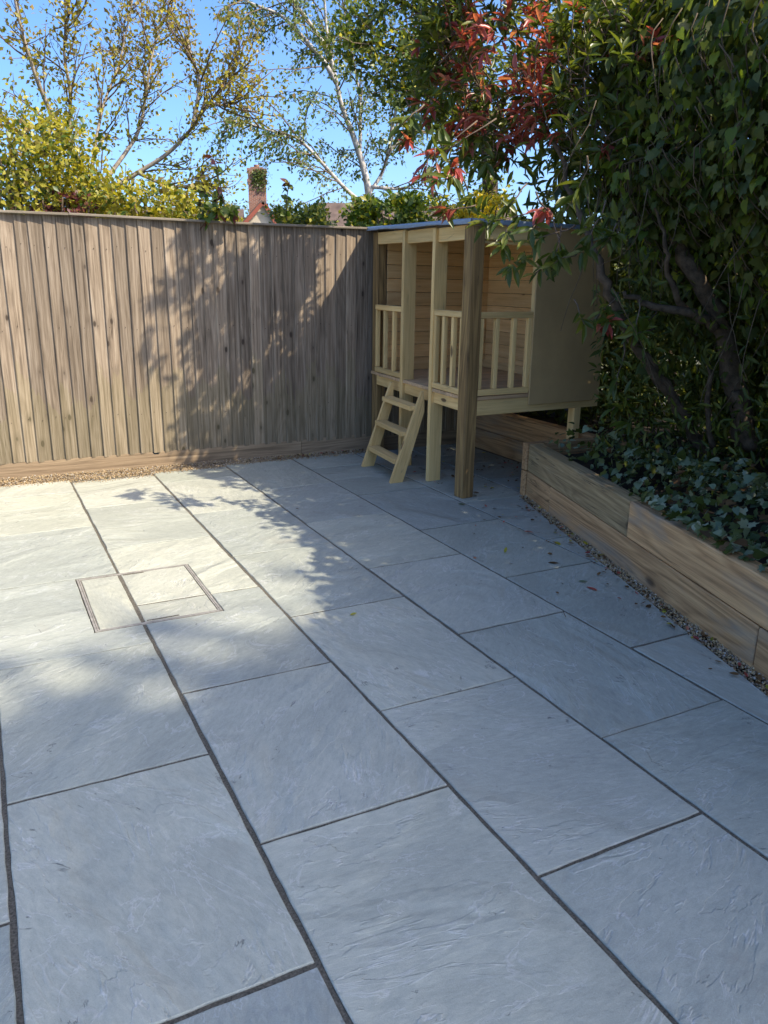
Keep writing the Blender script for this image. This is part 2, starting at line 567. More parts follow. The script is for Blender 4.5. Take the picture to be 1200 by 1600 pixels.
def brickmat():
    m, nt, b = newmat('chimney_brick')
    tc = nt.nodes.new('ShaderNodeTexCoord')
    br = nt.nodes.new('ShaderNodeTexBrick')
    br.inputs['Scale'].default_value = 4.4
    br.inputs['Color1'].default_value = (.30, .115, .065, 1)
    br.inputs['Color2'].default_value = (.22, .085, .055, 1)
    br.inputs['Mortar'].default_value = (.30, .24, .18, 1)
    br.inputs['Mortar Size'].default_value = .03
    sp = nt.nodes.new('ShaderNodeSeparateXYZ')
    nt.links.new(tc.outputs['Object'], sp.inputs[0])
    cb = nt.nodes.new('ShaderNodeCombineXYZ')
    nt.links.new(mth(nt, 'ADD', sp.outputs[0], sp.outputs[1]), cb.inputs[0])
    nt.links.new(sp.outputs[2], cb.inputs[1])
    nt.links.new(cb.outputs[0], br.inputs['Vector'])
    nt.links.new(br.outputs['Color'], b.inputs['Base Color'])
    b.inputs['Roughness'].default_value = .9
    return m


M['brick'] = brickmat()


def gravelmat():
    m, nt, b = newmat('pea_gravel')
    geo = nt.nodes.new('ShaderNodeNewGeometry')
    col = ramp(nt, geo.outputs['Random Per Island'], [(0, (.16, .12, .08)), (.3, (.42, .28, .13)), (.6, (.52, .39, .21)), (.85, (.28, .22, .17)), (1, (.58, .52, .42))])
    nt.links.new(col, b.inputs['Base Color'])
    b.inputs['Roughness'].default_value = .7
    return m


M['gravel'] = gravelmat()

# ------------------------------------------------------------------ ground
gm = MB()
gm.add([(-500, -500, -.05), (500, -500, -.05), (500, 500, -.05), (-500, 500, -.05)], [(0, 1, 2, 3)])
obj('ground', gm.mesh('ground', M['ground']), kind='structure')

# ------------------------------------------------------------------ patio of sandstone slabs
LX = [-2.51, -1.90, -1.293, -.683, -.074, .537, 1.150, 1.755, 2.354, 2.955, 3.50, 4.115]


def joints(par):
    return [(1.33 + .917 * k) if par else (1.764 + .914 * k) for k in range(-4, 7)]


def clip(poly, n, d):
    """keep points with n.p <= d"""
    out = []
    for i in range(len(poly)):
        a, b = poly[i], poly[(i + 1) % len(poly)]
        da, db = a[0] * n[0] + a[1] * n[1] - d, b[0] * n[0] + b[1] * n[1] - d
        if da <= 0:
            out.append(a)
        if (da < 0) != (db < 0) and abs(da - db) > 1e-9:
            t = da / (da - db)
            out.append((a[0] + (b[0] - a[0]) * t, a[1] + (b[1] - a[1]) * t))
    return out


def area(p):
    return .5 * sum(p[i][0] * p[(i + 1) % len(p)][1] - p[(i + 1) % len(p)][0] * p[i][1] for i in range(len(p)))


def slab_mesh(poly, cen, th=.03, rough=.0018):
    """irregular-edged slab: outline cut into short runs, a worn chamfer, local to cen"""
    pts = []
    n = len(poly)
    for i in range(n):
        a, b = Vector(poly[i]), Vector(poly[(i + 1) % n])
        L = (b - a).length
        k = max(1, int(L / .055))
        nv = Vector(((b - a).y, -(b - a).x)).normalized() if L > 1e-6 else Vector((0, 0))
        ph = random.uniform(0, 6)
        for j in range(k):
            t = j / k
            off = 0 if j == 0 else random.uniform(-rough, rough) + .0007 * math.sin(ph + t * 7)
            pts.append(a + (b - a) * t + nv * off)
    m = len(pts)
    tx, ty = random.uniform(-.0022, .0022), random.uniform(-.0022, .0022)
    c = Vector(cen)
    V = []
    ins = []
    for i, p in enumerate(pts):
        d1 = (pts[(i + 1) % m] - pts[i - 1]).normalized()
        ins.append(p + Vector((-d1.y, d1.x)) * .0028)
    for (ring, z) in ((ins, 0.0), (pts, -.0026), (pts, -th)):
        for p in ring:
            q = p - c
            V.append((q.x, q.y, z + tx * q.x + ty * q.y + (random.uniform(-.0006, .0006) if z > -.01 else 0)))
    F = [tuple(range(m))]
    for r in range(2):
        for i in range(m):
            F.append((r * m + i, (r + 1) * m + i, (r + 1) * m + (i + 1) % m, r * m + (i + 1) % m))
    return mesh_from('slab', V, F, M['slab'])


patio = link(bpy.data.objects.new('patio', None), Matrix.Translation((1, 3, 0)), kind='structure')
mb = MB()
mb.add([(-2.6, -2.5, -.005), (1.12, -2.5, -.005), (2.50, 1.706, -.005), (3.40, 4.534, -.005), (4.16, 4.534, -.005), (4.16, 6.37, -.005), (2.3, 6.35, -.005), (1.1, 6.25, -.005), (-2.6, 6.28, -.005)], [tuple(range(9))])
obj('joint_bed', mb.mesh('joint_bed', M['mortar']), None, patio)
FENCE_EDGE = {0: 6.32, 1: 6.32, 2: 6.32, 3: 6.32, 4: 6.28, 5: 6.20, 6: 6.28, 7: 6.345, 8: 6.36, 9: 6.36, 10: 6.36}
DN = Vector((1, -.322)).normalized()
DD = (2.526 * DN.x + 1.706 * DN.y)
for c in range(len(LX) - 1):
    par = (c % 2 == 0)      # column between L0 and L1 is index 4
    ys = joints(par)
    for k in range(len(ys) - 1):
        jl, jc = .0075, .0062
        x0, x1 = LX[c] + jl + random.uniform(-.0015, .0015), LX[c + 1] - jl + random.uniform(-.0015, .0015)
        y0, y1 = ys[k] + jc + random.uniform(-.003, .003), ys[k + 1] - jc + random.uniform(-.003, .003)
        y1 = min(y1, FENCE_EDGE[c])
        if y1 - y0 < .06:
            continue
        poly = [(x0, y0), (x1, y0), (x1, y1), (x0, y1)]
        if c >= 7:
            if y1 < 4.54:
                poly = clip(poly, (DN.x, DN.y), DD)
            elif y0 < 4.5:
                low = clip(clip(poly, (0, 1), 4.545), (DN.x, DN.y), DD)
                up = clip(poly, (0, -1), -4.555)
                if c <= 8:
                    poly = clip(poly, (DN.x, DN.y), DD + .14)
                else:
                    poly = up if c >= 10 or not low else up
            if c == 10:
                poly = clip(poly, (1, 0), 4.105)
        if len(poly) < 3 or abs(area(poly)) < .012:
            continue
        # the inspection cover is let into three of the slabs
        mx0, mx1, my0, my1 = .328, .897, 3.368, 4.068
        polys = [poly]
        if c == 4 and y0 < 3.5 < y1:
            polys = [[(x0, y0), (x1, y0), (x1, my0 - .004), (mx0 - .004, my0 - .004), (mx0 - .004, y1), (x0, y1)]]
        if c == 5 and y0 < 3.4 < y1:
            polys = [[(x0, y0), (x1, y0), (x1, y1), (mx1 + .004, y1), (mx1 + .004, my0 - .004), (x0, my0 - .004)]]
        if c == 5 and y0 < 4.0 < y1:
            polys = [[(mx1 + .004, y0), (x1, y0), (x1, y1), (x0, y1), (x0, my1 + .004), (mx1 + .004, my1 + .004)]]
        for poly in polys:
            cen = (sum(p[0] for p in poly) / len(poly), sum(p[1] for p in poly) / len(poly))
            zoff = random.uniform(-.0012, .0012)
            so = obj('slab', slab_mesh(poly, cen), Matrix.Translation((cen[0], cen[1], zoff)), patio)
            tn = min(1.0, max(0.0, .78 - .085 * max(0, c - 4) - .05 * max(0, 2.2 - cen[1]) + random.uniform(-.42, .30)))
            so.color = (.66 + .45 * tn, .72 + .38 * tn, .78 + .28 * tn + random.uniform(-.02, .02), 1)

# inspection cover: steel frame and tray with three inlaid stones
cover = thing('inspection_cover', 'recessed steel drain cover inlaid with cut paving stone in the sunny patio', 'drain cover', (.612, 3.718, 0))


def ring_mesh(name, x0, x1, y0, y1, w, z, zb, mat):
    a = [(x0, y0), (x1, y0), (x1, y1), (x0, y1)]
    b = [(x0 + w, y0 + w), (x1 - w, y0 + w), (x1 - w, y1 - w), (x0 + w, y1 - w)]
    V = [(p[0], p[1], z) for p in a] + [(p[0], p[1], z) for p in b] + [(p[0], p[1], zb) for p in a] + [(p[0], p[1], zb) for p in b]
    F = []
    for i in range(4):
        j = (i + 1) % 4
        F += [(i, j, 4 + j, 4 + i), (i, 8 + i, 8 + j, j), (4 + i, 4 + j, 12 + j, 12 + i)]
    return mesh_from(name, V, F, mat)


obj('frame', ring_mesh('frame', .3295, .8955, 3.3695, 4.0665, .009, .0012, -.03, M['metal']), None, cover)
obj('tray_rim', ring_mesh('tray_rim', .3405, .8845, 3.3805, 4.0555, .006, .001, -.03, M['metal']), None, cover)
pb = MB()
pb.add([(.334, 3.374, -.002), (.891, 3.374, -.002), (.891, 4.062, -.002), (.334, 4.062, -.002)], [(0, 1, 2, 3)])
obj('mortar_fill', pb.mesh('mortar_fill', M['mortar']), None, cover)
for (x0, y0, x1, y1) in ((.350, 3.390, .529, 4.046), (.546, 3.601, .875, 4.046), (.546, 3.390, .875, 3.589)):
    cen = ((x0 + x1) / 2, (y0 + y1) / 2)
    so = obj('stone', slab_mesh([(x0, y0), (x1, y0), (x1, y1), (x0, y1)], cen, .02, .001), Matrix.Translation((cen[0], cen[1], 0)), cover)
    so.color = (1.04, 1.03, 1.0, 1)
for (x0, y0, x1, y1) in ((.555, 3.394, .70, 3.404), (.555, 4.030, .66, 4.040)):
    hb = MB()
    hb.box((x0, y0, -.004), (x1, y1, .0015))
    obj('lifting_slot', hb.mesh('lifting_slot', M['mortar']), None, cover)

# ------------------------------------------------------------------ gravel
OCT = np.array([(1, 0, 0), (-1, 0, 0), (0, 1, 0), (0, -1, 0), (0, 0, 1), (0, 0, -1)], float)
OCF = np.array([(0, 2, 4), (2, 1, 4), (1, 3, 4), (3, 0, 4), (2, 0, 5), (1, 2, 5), (3, 1, 5), (0, 3, 5)])


def rot_random(n):
    q = rng.normal(size=(n, 4))
    q /= np.linalg.norm(q, axis=1)[:, None]
    w, x, y, z = q.T
    return np.stack([np.stack([1 - 2 * (y * y + z * z), 2 * (x * y - z * w), 2 * (x * z + y * w)], -1),
                     np.stack([2 * (x * y + z * w), 1 - 2 * (x * x + z * z), 2 * (y * z - x * w)], -1),
                     np.stack([2 * (x * z - y * w), 2 * (y * z + x * w), 1 - 2 * (x * x + y * y)], -1)], 1)


def pebbles(P, smin, smax):
    n = len(P)
    R = rot_random(n)
    s = rng.uniform(smin, smax, n)[:, None] * rng.uniform(.55, 1.1, (n, 3))
    T = OCT[None] * rng.uniform(.75, 1.2, (n, 6, 1)) * s[:, None, :]
    V = np.einsum('nij,nkj->nki', R, T) + P[:, None, :]
    F = (OCF[None] + (np.arange(n) * 6)[:, None, None]).reshape(-1, 3)
    return V.reshape(-1, 3), F


def fence_y(x):
    return 6.506 - .0185 * x


pts = []
for _ in range(15000):
    x = random.uniform(-1.6, 3.15)
    lo = 6.27 if x < .53 else 6.18 if x < 1.15 else (6.22 if x < 1.75 else 6.30)
    y = random.uniform(lo, fence_y(x) + .02)
    t = (y - lo) / (fence_y(x) - lo)
    pts.append((x, y, -.03 + .035 * t + random.uniform(-.004, .008)))
for _ in range(700):      # strays on the stone
    x = random.uniform(-.3, 3.0)
    e = 6.32 if x < -.07 else 6.28 if x < .53 else 6.20 if x < 1.15 else (6.28 if x < 1.75 else 6.34)
    pts.append((x, e - abs(random.gauss(0, .03)), .003))
V, F = pebbles(np.array(pts), .0035, .008)
gv = fast_mesh('gravel', V, F, M['gravel'])
obj('gravel', gv, kind='stuff', label='golden pea gravel strip along the foot of the fence', category='gravel')
bed_x = lambda y: 3.0 + .313 * (y - 2.99)
pts = []
for _ in range(9000):
    y = random.uniform(-.2, 4.52)
    xa, xb = 2.526 + .322 * (y - 1.706) - .01, bed_x(y) + .02
    if xb <= xa:
        xb = xa + .03
    x = random.uniform(xa, xb)
    pts.append((x, y, -.022 + .03 * (x - xa) / (xb - xa) + random.uniform(-.005, .008)))
V, F = pebbles(np.array(pts), .004, .0095)
obj('gravel', fast_mesh('gravel', V, F, M['gravel']), kind='stuff', label='shaded pea gravel strip between the paving and the sleeper bed', category='gravel')

# ------------------------------------------------------------------ fence
fence = thing('fence', 'weathered close-board timber fence across the back of the patio', 'fence', (1.5, 6.48, 0))
fa, fb = Vector((0, fence_y(0), 0)), Vector((5, fence_y(5), 0))
fdir = (fb - fa).normalized()
fnor = Vector((fdir.y, -fdir.x, 0))       # towards the patio


def fp(x, out, z):
    p = fa + fdir * x
    return Vector((p.x, p.y, z)) + fnor * out


variants = []
for i in range(6):
    w, l = .114, 1.80
    V = []
    for z in (-l / 2, l / 2):
        V += [(-w / 2, -.0150, z), (-w / 2 + .003, -.0175, z), (w / 2, -.001, z), (w / 2, .006, z), (-w / 2, .006, z)]
    F = [(0, 1, 6, 5), (1, 2, 7, 6), (2, 3, 8, 7), (3, 4, 9, 8), (4, 0, 5, 9), (4, 3, 2, 1, 0), (5, 6, 7, 8, 9)]
    me = mesh_from('feather_board', V, F, M['fence'])
    variants.append(me)
x = -2.6
i = 0
while x < 5.4:
    pitch = random.uniform(.0915, .0985)
    c = fp(x + .057, -.012 + random.uniform(-.0015, .0015), 1.02 + random.uniform(-.006, .004))
    xd = fdir
    yd = -fnor
    tilt = random.uniform(-.006, .006)
    R = Matrix(((xd.x, yd.x, 0, 0), (xd.y, yd.y, 0, 0), (0, 0, 1, 0), (0, 0, 0, 1)))
    m = Matrix.Translation(c) @ R @ Matrix.Rotation(tilt, 4, 'Y') @ Matrix.Rotation(random.uniform(-.006, .006), 4, 'Z')
    obj('board', variants[i % 6], m, fence)
    x += pitch
    i += 1
for (a, b, za, zb) in ((-2.6, -.43, 1.928, 1.920), (-.428, .72, 1.921, 1.929), (.722, 1.95, 1.930, 1.922), (1.952, 3.1, 1.921, 1.928), (3.102, 5.5, 1.927, 1.924)):
    board('capping_rail', fp(a, .012, za), fp(b, .012, zb), fnor, .055, .018, M['cap'], fence)
nl = MB()
for k in range(83):
    for z in (.44, 1.12, 1.70):
        if random.random() < .12:
            continue
        q = fp(-2.6 + .095 * k + random.uniform(.03, .06), .0055, z + random.uniform(-.02, .02))
        c8 = [q + (fdir * math.cos(t * math.pi / 3) + Vector((0, 0, 1)) * math.sin(t * math.pi / 3)) * .003 for t in range(6)]
        nl.add(c8 + [p - fnor * .02 for p in c8], [tuple(range(6))[::-1]] + [(t, (t + 1) % 6, 6 + (t + 1) % 6, 6 + t) for t in range(6)])
M['rust'] = plain('rusty_nail', (.06, .035, .025), .8, .3, 50)
obj('nails', mesh_from('nails', [v - Vector(fence.location) for v in map(Vector, nl.v)], nl.f, M['rust']), Matrix.Translation(fence.location), fence, kind='stuff')
for z in (.42, 1.1, 1.7):
    board('arris_rail', fp(-2.6, -.055, z), fp(5.5, -.055, z), fnor, .05, .07, M['fence'], fence)
for xx in (-1.9, .5, 2.9, 5.2):
    board('post', fp(xx, -.09, -.05), fp(xx, -.09, 1.88), fnor, .09, .09, M['fence'], fence)


def gravel_board(x0, x1, h0, h1, out, notch=None):
    prof = [(x0, h0)]
    if notch:
        hn = h0 + (h1 - h0) * (notch - x0) / (x1 - x0)
        prof += [(notch - .05, hn), (notch - .032, hn - .004), (notch - .022, hn - .02), (notch + .012, hn - .024), (notch + .03, hn - .006), (notch + .05, hn)]
    prof += [(x1, h1)]
    low = [(x1, -.05), (x0, -.05)]
    loop = prof + low
    c = fp((x0 + x1) / 2, out - .016, 0)
    V = []
    for o in (.016, -.016):
        for (xx, z) in loop:
            # grain along local Z: local x = height, local z = along the fence
            V.append((z, o, (xx - (x0 + x1) / 2)))
    n = len(loop)
    F = [tuple(range(n)), tuple(range(n, 2 * n))[::-1]]
    for k in range(n):
        j = (k + 1) % n
        F.append((k, n + k, n + j, j))
    me = mesh_from('gravel_board', V, F, M['gravelboard'])
    X, Y, Z = Vector((0, 0, 1)), fnor, fdir
    R = Matrix(((X.x, Y.x, Z.x, 0), (X.y, Y.y, Z.y, 0), (X.z, Y.z, Z.z, 0), (0, 0, 0, 1)))
    o = obj('gravel_board', me, Matrix.Translation(c) @ R, fence)
    return o


gravel_board(-2.6, 2.49, .105, .132, 0, 1.235)
gravel_board(2.494, 5.4, .142, .146, -.004)

# ------------------------------------------------------------------ playhouse
PO = Vector((2.99, 4.6, 0))
PU = Vector((.085, 1, 0)).normalized()
PV = Vector((1, .045, 0)).normalized()


def ph(u, v, z):
    return PO + PU * u + PV * v + Vector((0, 0, z))


play = thing('playhouse', 'raised timber playhouse on posts in the fence corner with plank walls and slatted railings', 'playhouse', ph(.9, .6, 0))
T, PI_ = M['treated'], M['pine']
board('post', ph(.05, .05, 0), ph(.05, .05, 1.852), PV, .10, .10, M['oldpost'], play, .005, label='thick dark brown corner post')
board('post', ph(1.765, .06, 0), ph(1.765, .06, 1.895), PV, .085, .09, M['oldpost'], play, .005)
board('stud', ph(.565, .050, 0), ph(.565, .050, 1.862), PV, .115, .036, T, play)
board('stud', ph(1.115, .050, 0), ph(1.115, .050, 1.876), PV, .115, .036, T, play)
board('leg', ph(.045, 1.055, .30), ph(.045, 1.055, .598), PV, .065, .07, T, play)
board('leg', ph(1.70, 1.15, 0), ph(1.70, 1.15, .60), PV, .07, .07, T, play)
# deck
zt = .726
nd = 18
for k in range(nd):
    u0 = .012 + k * (1.80 / nd)
    z = zt - .0135 + random.uniform(-.0012, .0012)
    board('deck_board', ph(u0 + .05, .008 + random.uniform(-.004, .004), z), ph(u0 + .05, 1.21, z), PU, 1.80 / nd - .004, .026, M['decking'], play)
board('joist', ph(.102, .045, .657), ph(.546, .045, .657), (0, 0, 1), .084, .04, T, play)
board('joist', ph(.585, .045, .657), ph(1.096, .045, .657), (0, 0, 1), .084, .04, T, play)
board('joist', ph(1.135, .045, .657), ph(1.72, .045, .657), (0, 0, 1), .084, .04, T, play)
board('beam', ph(.022, .102, .645), ph(.022, 1.25, .645), (0, 0, 1), .105, .04, T, play)
board('beam', ph(1.70, .12, .645), ph(1.70, 1.25, .645), (0, 0, 1), .105, .04, T, play)
# header rails under the roof
board('header', ph(.102, .040, 1.818), ph(.546, .040, 1.818), (0, 0, 1), .095, .036, T, play)
board('header', ph(.584, .040, 1.826), ph(1.096, .040, 1.829), (0, 0, 1), .095, .036, T, play)
board('header', ph(1.134, .040, 1.838), ph(1.72, .040, 1.845), (0, 0, 1), .095, .036, T, play)
board('header', ph(.03, .102, 1.815), ph(.03, 1.22, 1.818), (0, 0, 1), .09, .036, T, play)
board('batten', ph(.055, .11, 1.757), ph(.055, .52, 1.757), PU, .04, .022, T, play)


def railing(p0, along, length, thick_dir, zb, zt_, n_bal, name='railing'):
    root_m = Matrix.Translation(p0)
    r = link(bpy.data.objects.new(name, None), root_m, play)
    r.empty_display_size = .05
    a, t = along, thick_dir

    def q(s, z, o=0.0):
        return p0 + a * s + t * o + Vector((0, 0, z))
    board('top_rail', q(0, zt_ - .021), q(length, zt_ - .021), (0, 0, 1), .042, .04, T, r)
    board('bottom_rail', q(0, zb + .021), q(length, zb + .021), (0, 0, 1), .042, .04, T, r)
    sl = .034
    for s in [sl / 2] + [length * (k + 1) / (n_bal + 1) for k in range(n_bal)] + [length - sl / 2]:
        board('baluster', q(s, zb + .043), q(s, zt_ - .043), a, sl, .034, T, r)
    return r


railing(ph(.102, .024, 0), PU, .444, PV, .731, 1.302, 2)
railing(ph(1.135, .024, 0), PU, .585, PV, .731, 1.302, 2)
railing(ph(.024, .102, 0), PV, .455, PU, .731, 1.302, 2)
# planked walls
for k in range(10):
    z = .728 + .1135 * k + .0567
    d = random.uniform(-.0012, .0012)
    board('wall_plank', ph(1.735 + d, .12, z), ph(1.735 + d, 1.226, z), (0, 0, 1), .1105, .018, PI_, play)
    board('wall_plank', ph(.075, 1.215 + d, z), ph(1.7235, 1.215 + d, z), (0, 0, 1), .1105, .018, PI_, play)
board('skirting', ph(.09, 1.196, .762), ph(1.72, 1.196, .762), (0, 0, 1), .07, .018, PI_, play)
# sheet of ply on the near side with its battens
sheet_c = ph(-.008, .90, 1.253)
board('side_panel', ph(-.008, .90, .645), ph(-.008, .90, 1.862), PV, .685, .012, M['ply'], play, .002, label='plain olive brown sheet panel closing the side')
board('batten', ph(.022, .578, .745), ph(.022, .578, 1.77), PV, .04, .036, T, play)
board('batten', ph(.022, 1.20, .70), ph(.022, 1.20, 1.77), PV, .04, .036, T, play)
# roof
rv = []
for (u, v) in ((-.035, -.03), (-.035, 1.30), (1.85, 1.30), (1.85, -.03)):
    zr = 1.868 + .026 * max(u, 0)
    rv.append((u, v, zr))
top = [ph(u, v, z + .022) for u, v, z in rv]
bot = [ph(u, v, z) for u, v, z in rv]
c0 = play.location
V = bot + top
F = [(3, 2, 1, 0), (4, 5, 6, 7), (0, 1, 5, 4), (1, 2, 6, 5), (2, 3, 7, 6), (3, 0, 4, 7)]
cm = ph(.9, .6, 1.88)
roof = obj('roof', mesh_from('roof', [p - cm for p in V], F[::-1] if False else F, M['felt']), Matrix.Translation(cm), play)


def felt_edge(a, b, outv, seed):
    rr = random.Random(seed)
    n = 26
    V = []
    for k in range(n + 1):
        t = k / n
        p = a + (b - a) * t
        w = .003 * math.sin(t * 9 + seed) + rr.uniform(-.0012, .0012)
        drop = .030 + .004 * math.sin(t * 13 + seed * 2) + rr.uniform(-.002, .002)
        V += [p + Vector((0, 0, .0245)) - outv * .05, p + outv * .004 + Vector((0, 0, .0255)), p + outv * (.007 + w) + Vector((0, 0, .012)), p + outv * (.006 + w) + Vector((0, 0, .025 - drop))]
    F = []
    for k in range(n):
        for j in range(3):
            F.append((4 * k + j, 4 * k + 4 + j, 4 * k + 5 + j, 4 * k + 1 + j))
    c = (a + b) / 2
    me = mesh_from('felt_trim', [v - c for v in V], F, M['felt'], True)
    return obj('felt_trim', me, Matrix.Translation(c), roof)


felt_edge(bot[3], bot[0], -PV, 1)
felt_edge(bot[0], bot[1], -PU, 2)

# ladder
lad = thing('ladder', 'pale wooden ladder with three treads leaning on the playhouse deck', 'ladder', ph(.92, -.2, 0))


def stringer(u):
    # sawn level at the foot, plumb against the deck edge
    run, rise = .232, .705
    top_v, w = -.010, .105
    dirv = Vector((run, rise)).normalized()
    hw = w / dirv.y
    prof = [(top_v - run - .075, 0), (top_v - run - .075 + hw, 0), (top_v, rise - .175), (top_v, rise - .02), (top_v - .022, rise - .02)]
    c = ph(u, -.15, .35)
    V = []
    for du in (-.018, .018):
        for (v, z) in prof:
            V.append(ph(u + du, v, z) - c)
    n = len(prof)
    F = [tuple(range(n)), tuple(range(n, 2 * n))[::-1]] + [(k, n + k, n + (k + 1) % n, (k + 1) % n) for k in range(n)]
    # local Z along the board
    z = (PV * dirv.x + Vector((0, 0, 1)) * dirv.y).normalized()
    xx = PU
    y = z.cross(xx)
    R = Matrix(((xx.x, y.x, z.x, 0), (xx.y, y.y, z.y, 0), (xx.z, y.z, z.z, 0), (0, 0, 0, 1)))
    Ri = R.to_3x3().transposed()
    me = mesh_from('stringer', [Ri @ v for v in V], F, T)
    obj('stringer', me, Matrix.Translation(c) @ R, lad)


stringer(1.255)
stringer(.645)
for z in (.155, .365, .560):
    vv = -.010 - .232 - .075 + .052 + .232 / .705 * z
    board('tread', ph(.664, vv + .004, z), ph(1.236, vv + .004, z), PV, .098, .036, T, lad)

# ------------------------------------------------------------------ raised sleeper bed
bed = thing('raised_bed', 'raised bed wall of stacked brown timber sleepers beside the paving', 'raised bed', (3.0, 2.99, 0))
BD = Vector((.313, 1, 0)).normalized()
BN = Vector((BD.y, -BD.x, 0))       # into the bed


def bp(y, out=0.0, z=0.0):
    return Vector((bed_x(y), y, z)) + BN * out


for (y0, y1, z0, mt) in ((4.475, 4.048, 0, 'sleeper'), (4.043, 1.89, 0, 'sleeper'), (1.883, -.5, 0, 'sleeper'),
                         (4.475, 2.992, 1, 'sleeper_grey'), (2.986, .6, 1, 'sleeper'), (.594, -.5, 1, 'sleeper')):
    zc = .097 + z0 * .203 - .01
    board('sleeper', bp(y0, .055, zc), bp(y1, .055, zc), (0, 0, 1), .199, .105 - .004 * z0, M[mt], bed, .006)
# return sleepers and the retaining run under the playhouse
for z0 in (0, 1):
    zc = .097 + z0 * .203 - .01
    board('sleeper', Vector((3.462, 4.512, zc)), Vector((4.16, 4.475, zc)), (0, 0, 1), .198, .06, M['sleeper'], bed, .005)
    board('sleeper', Vector((4.175, 4.53, zc - .01)), Vector((4.20, 6.40, zc - .01)), (0, 0, 1), .198, .09, M['sleeper'], bed, .006)
sb = MB()
sb.add([bp(4.47, .1, .29), bp(-.5, .1, .29), Vector((6.5, -.5, .29)), Vector((6.5, 6.42, .29)), Vector((4.24, 6.40, .29)), Vector((4.22, 4.45, .29))], [tuple(range(6))])
obj('bed_soil', sb.mesh('bed_soil', M['soil']), None, bed)

# ------------------------------------------------------------------ foliage machinery
def leaf_blade(L=1.0, W=.27, fold=.10, droop=.12):
    """pointed oval leaf along +Y, face +Z, stem at the origin: 8 triangles"""
    ys = (0, .22, .55, .82, 1.0)
    ws = (.02, .8, 1.0, .55, .0)
    V, F = [], []
    for y, w in zip(ys, ws):
        V.append((0, y * L, -droop * y * y))
    for y, w in zip(ys[1:4], ws[1:4]):
        V.append((-W * w / 2, y * L, fold * w - droop * y * y))
    for y, w in zip(ys[1:4], ws[1:4]):
        V.append((W * w / 2, y * L, fold * w - droop * y * y))
    F = [(0, 1, 5), (1, 2, 6), (1, 6, 5), (2, 3, 7), (2, 7, 6), (3, 4, 7),
         (0, 8, 1), (1, 9, 2), (1, 8, 9), (2, 10, 3), (2, 9, 10), (3, 10, 4)]
    return np.array(V, float), np.array(F)


def leaf_ivy():
    out = [(0, 0), (-.30, -.14), (-.52, .12), (-.33, .30), (-.44, .62), (-.17, .60), (0, 1.0), (.17, .60), (.44, .62), (.33, .30), (.52, .12), (.30, -.14)]
    V = [(0, .32, .05)] + [(x, y, -.10 * (x * x * 2 + max(0, y - .4) ** 2)) for x, y in out]
    n = len(out)
    F = [(0, 1 + (k + 1) % n, 1 + k) for k in range(n)]
    return np.array(V, float), np.array(F)


def leaf_heart():
    out = [(0, .0), (-.22, -.10), (-.42, .08), (-.43, .32), (-.27, .62), (0, 1.0), (.27, .62), (.43, .32), (.42, .08), (.22, -.10)]
    V = [(0, .15, .02), (0, .55, -.01)] + [(x, y, .16 * abs(x) - .16 * y * y) for x, y in out]
    n = len(out)
    F = []
    for k in range(n):
        a, b = 2 + k, 2 + (k + 1) % n
        c = 0 if (out[k][1] + out[(k + 1) % n][1]) / 2 < .36 else 1
        F.append((c, b, a))
    F += [(0, 1, 2 + 3), (0, 2 + 7, 1)]
    return np.array(V, float), np.array(F)


def leaf_small():
    V = [(0, 0, 0), (-.30, .45, .07), (0, 1, -.05), (.30, .45, .07), (0, .5, 0)]
    return np.array(V, float), np.array([(0, 4, 1), (4, 2, 1), (0, 3, 4), (4, 3, 2)])


BLADE, IVY, SMALL = leaf_blade(), leaf_ivy(), leaf_small()
TINY = (np.array([(0, 0, 0), (-.32, .5, .08), (0, 1, 0), (.32, .5, .08)], float), np.array([(0, 2, 1), (0, 3, 2)]))


def basis(D, Nn):
    """rotation stacks with local Y along D and local Z near Nn"""
    D = D / (np.linalg.norm(D, axis=1)[:, None] + 1e-9)
    X = np.cross(D, Nn)
    X /= (np.linalg.norm(X, axis=1)[:, None] + 1e-9)
    Z = np.cross(X, D)
    return np.stack([X, D, Z], axis=2)


def leaf_cloud(P, D, Nn, S, tmpl):
    R = basis(D, Nn)
    V = np.einsum('nij,kj->nki', R, tmpl[0]) * S[:, None, None] + P[:, None, :]
    k = len(tmpl[0])
    F = (tmpl[1][None] + (np.arange(len(P)) * k)[:, None, None]).reshape(-1, 3)
    return V.reshape(-1, 3), F


def unit(n):
    v = rng.normal(size=(n, 3))
    return v / np.linalg.norm(v, axis=1)[:, None]


_leafme = {}


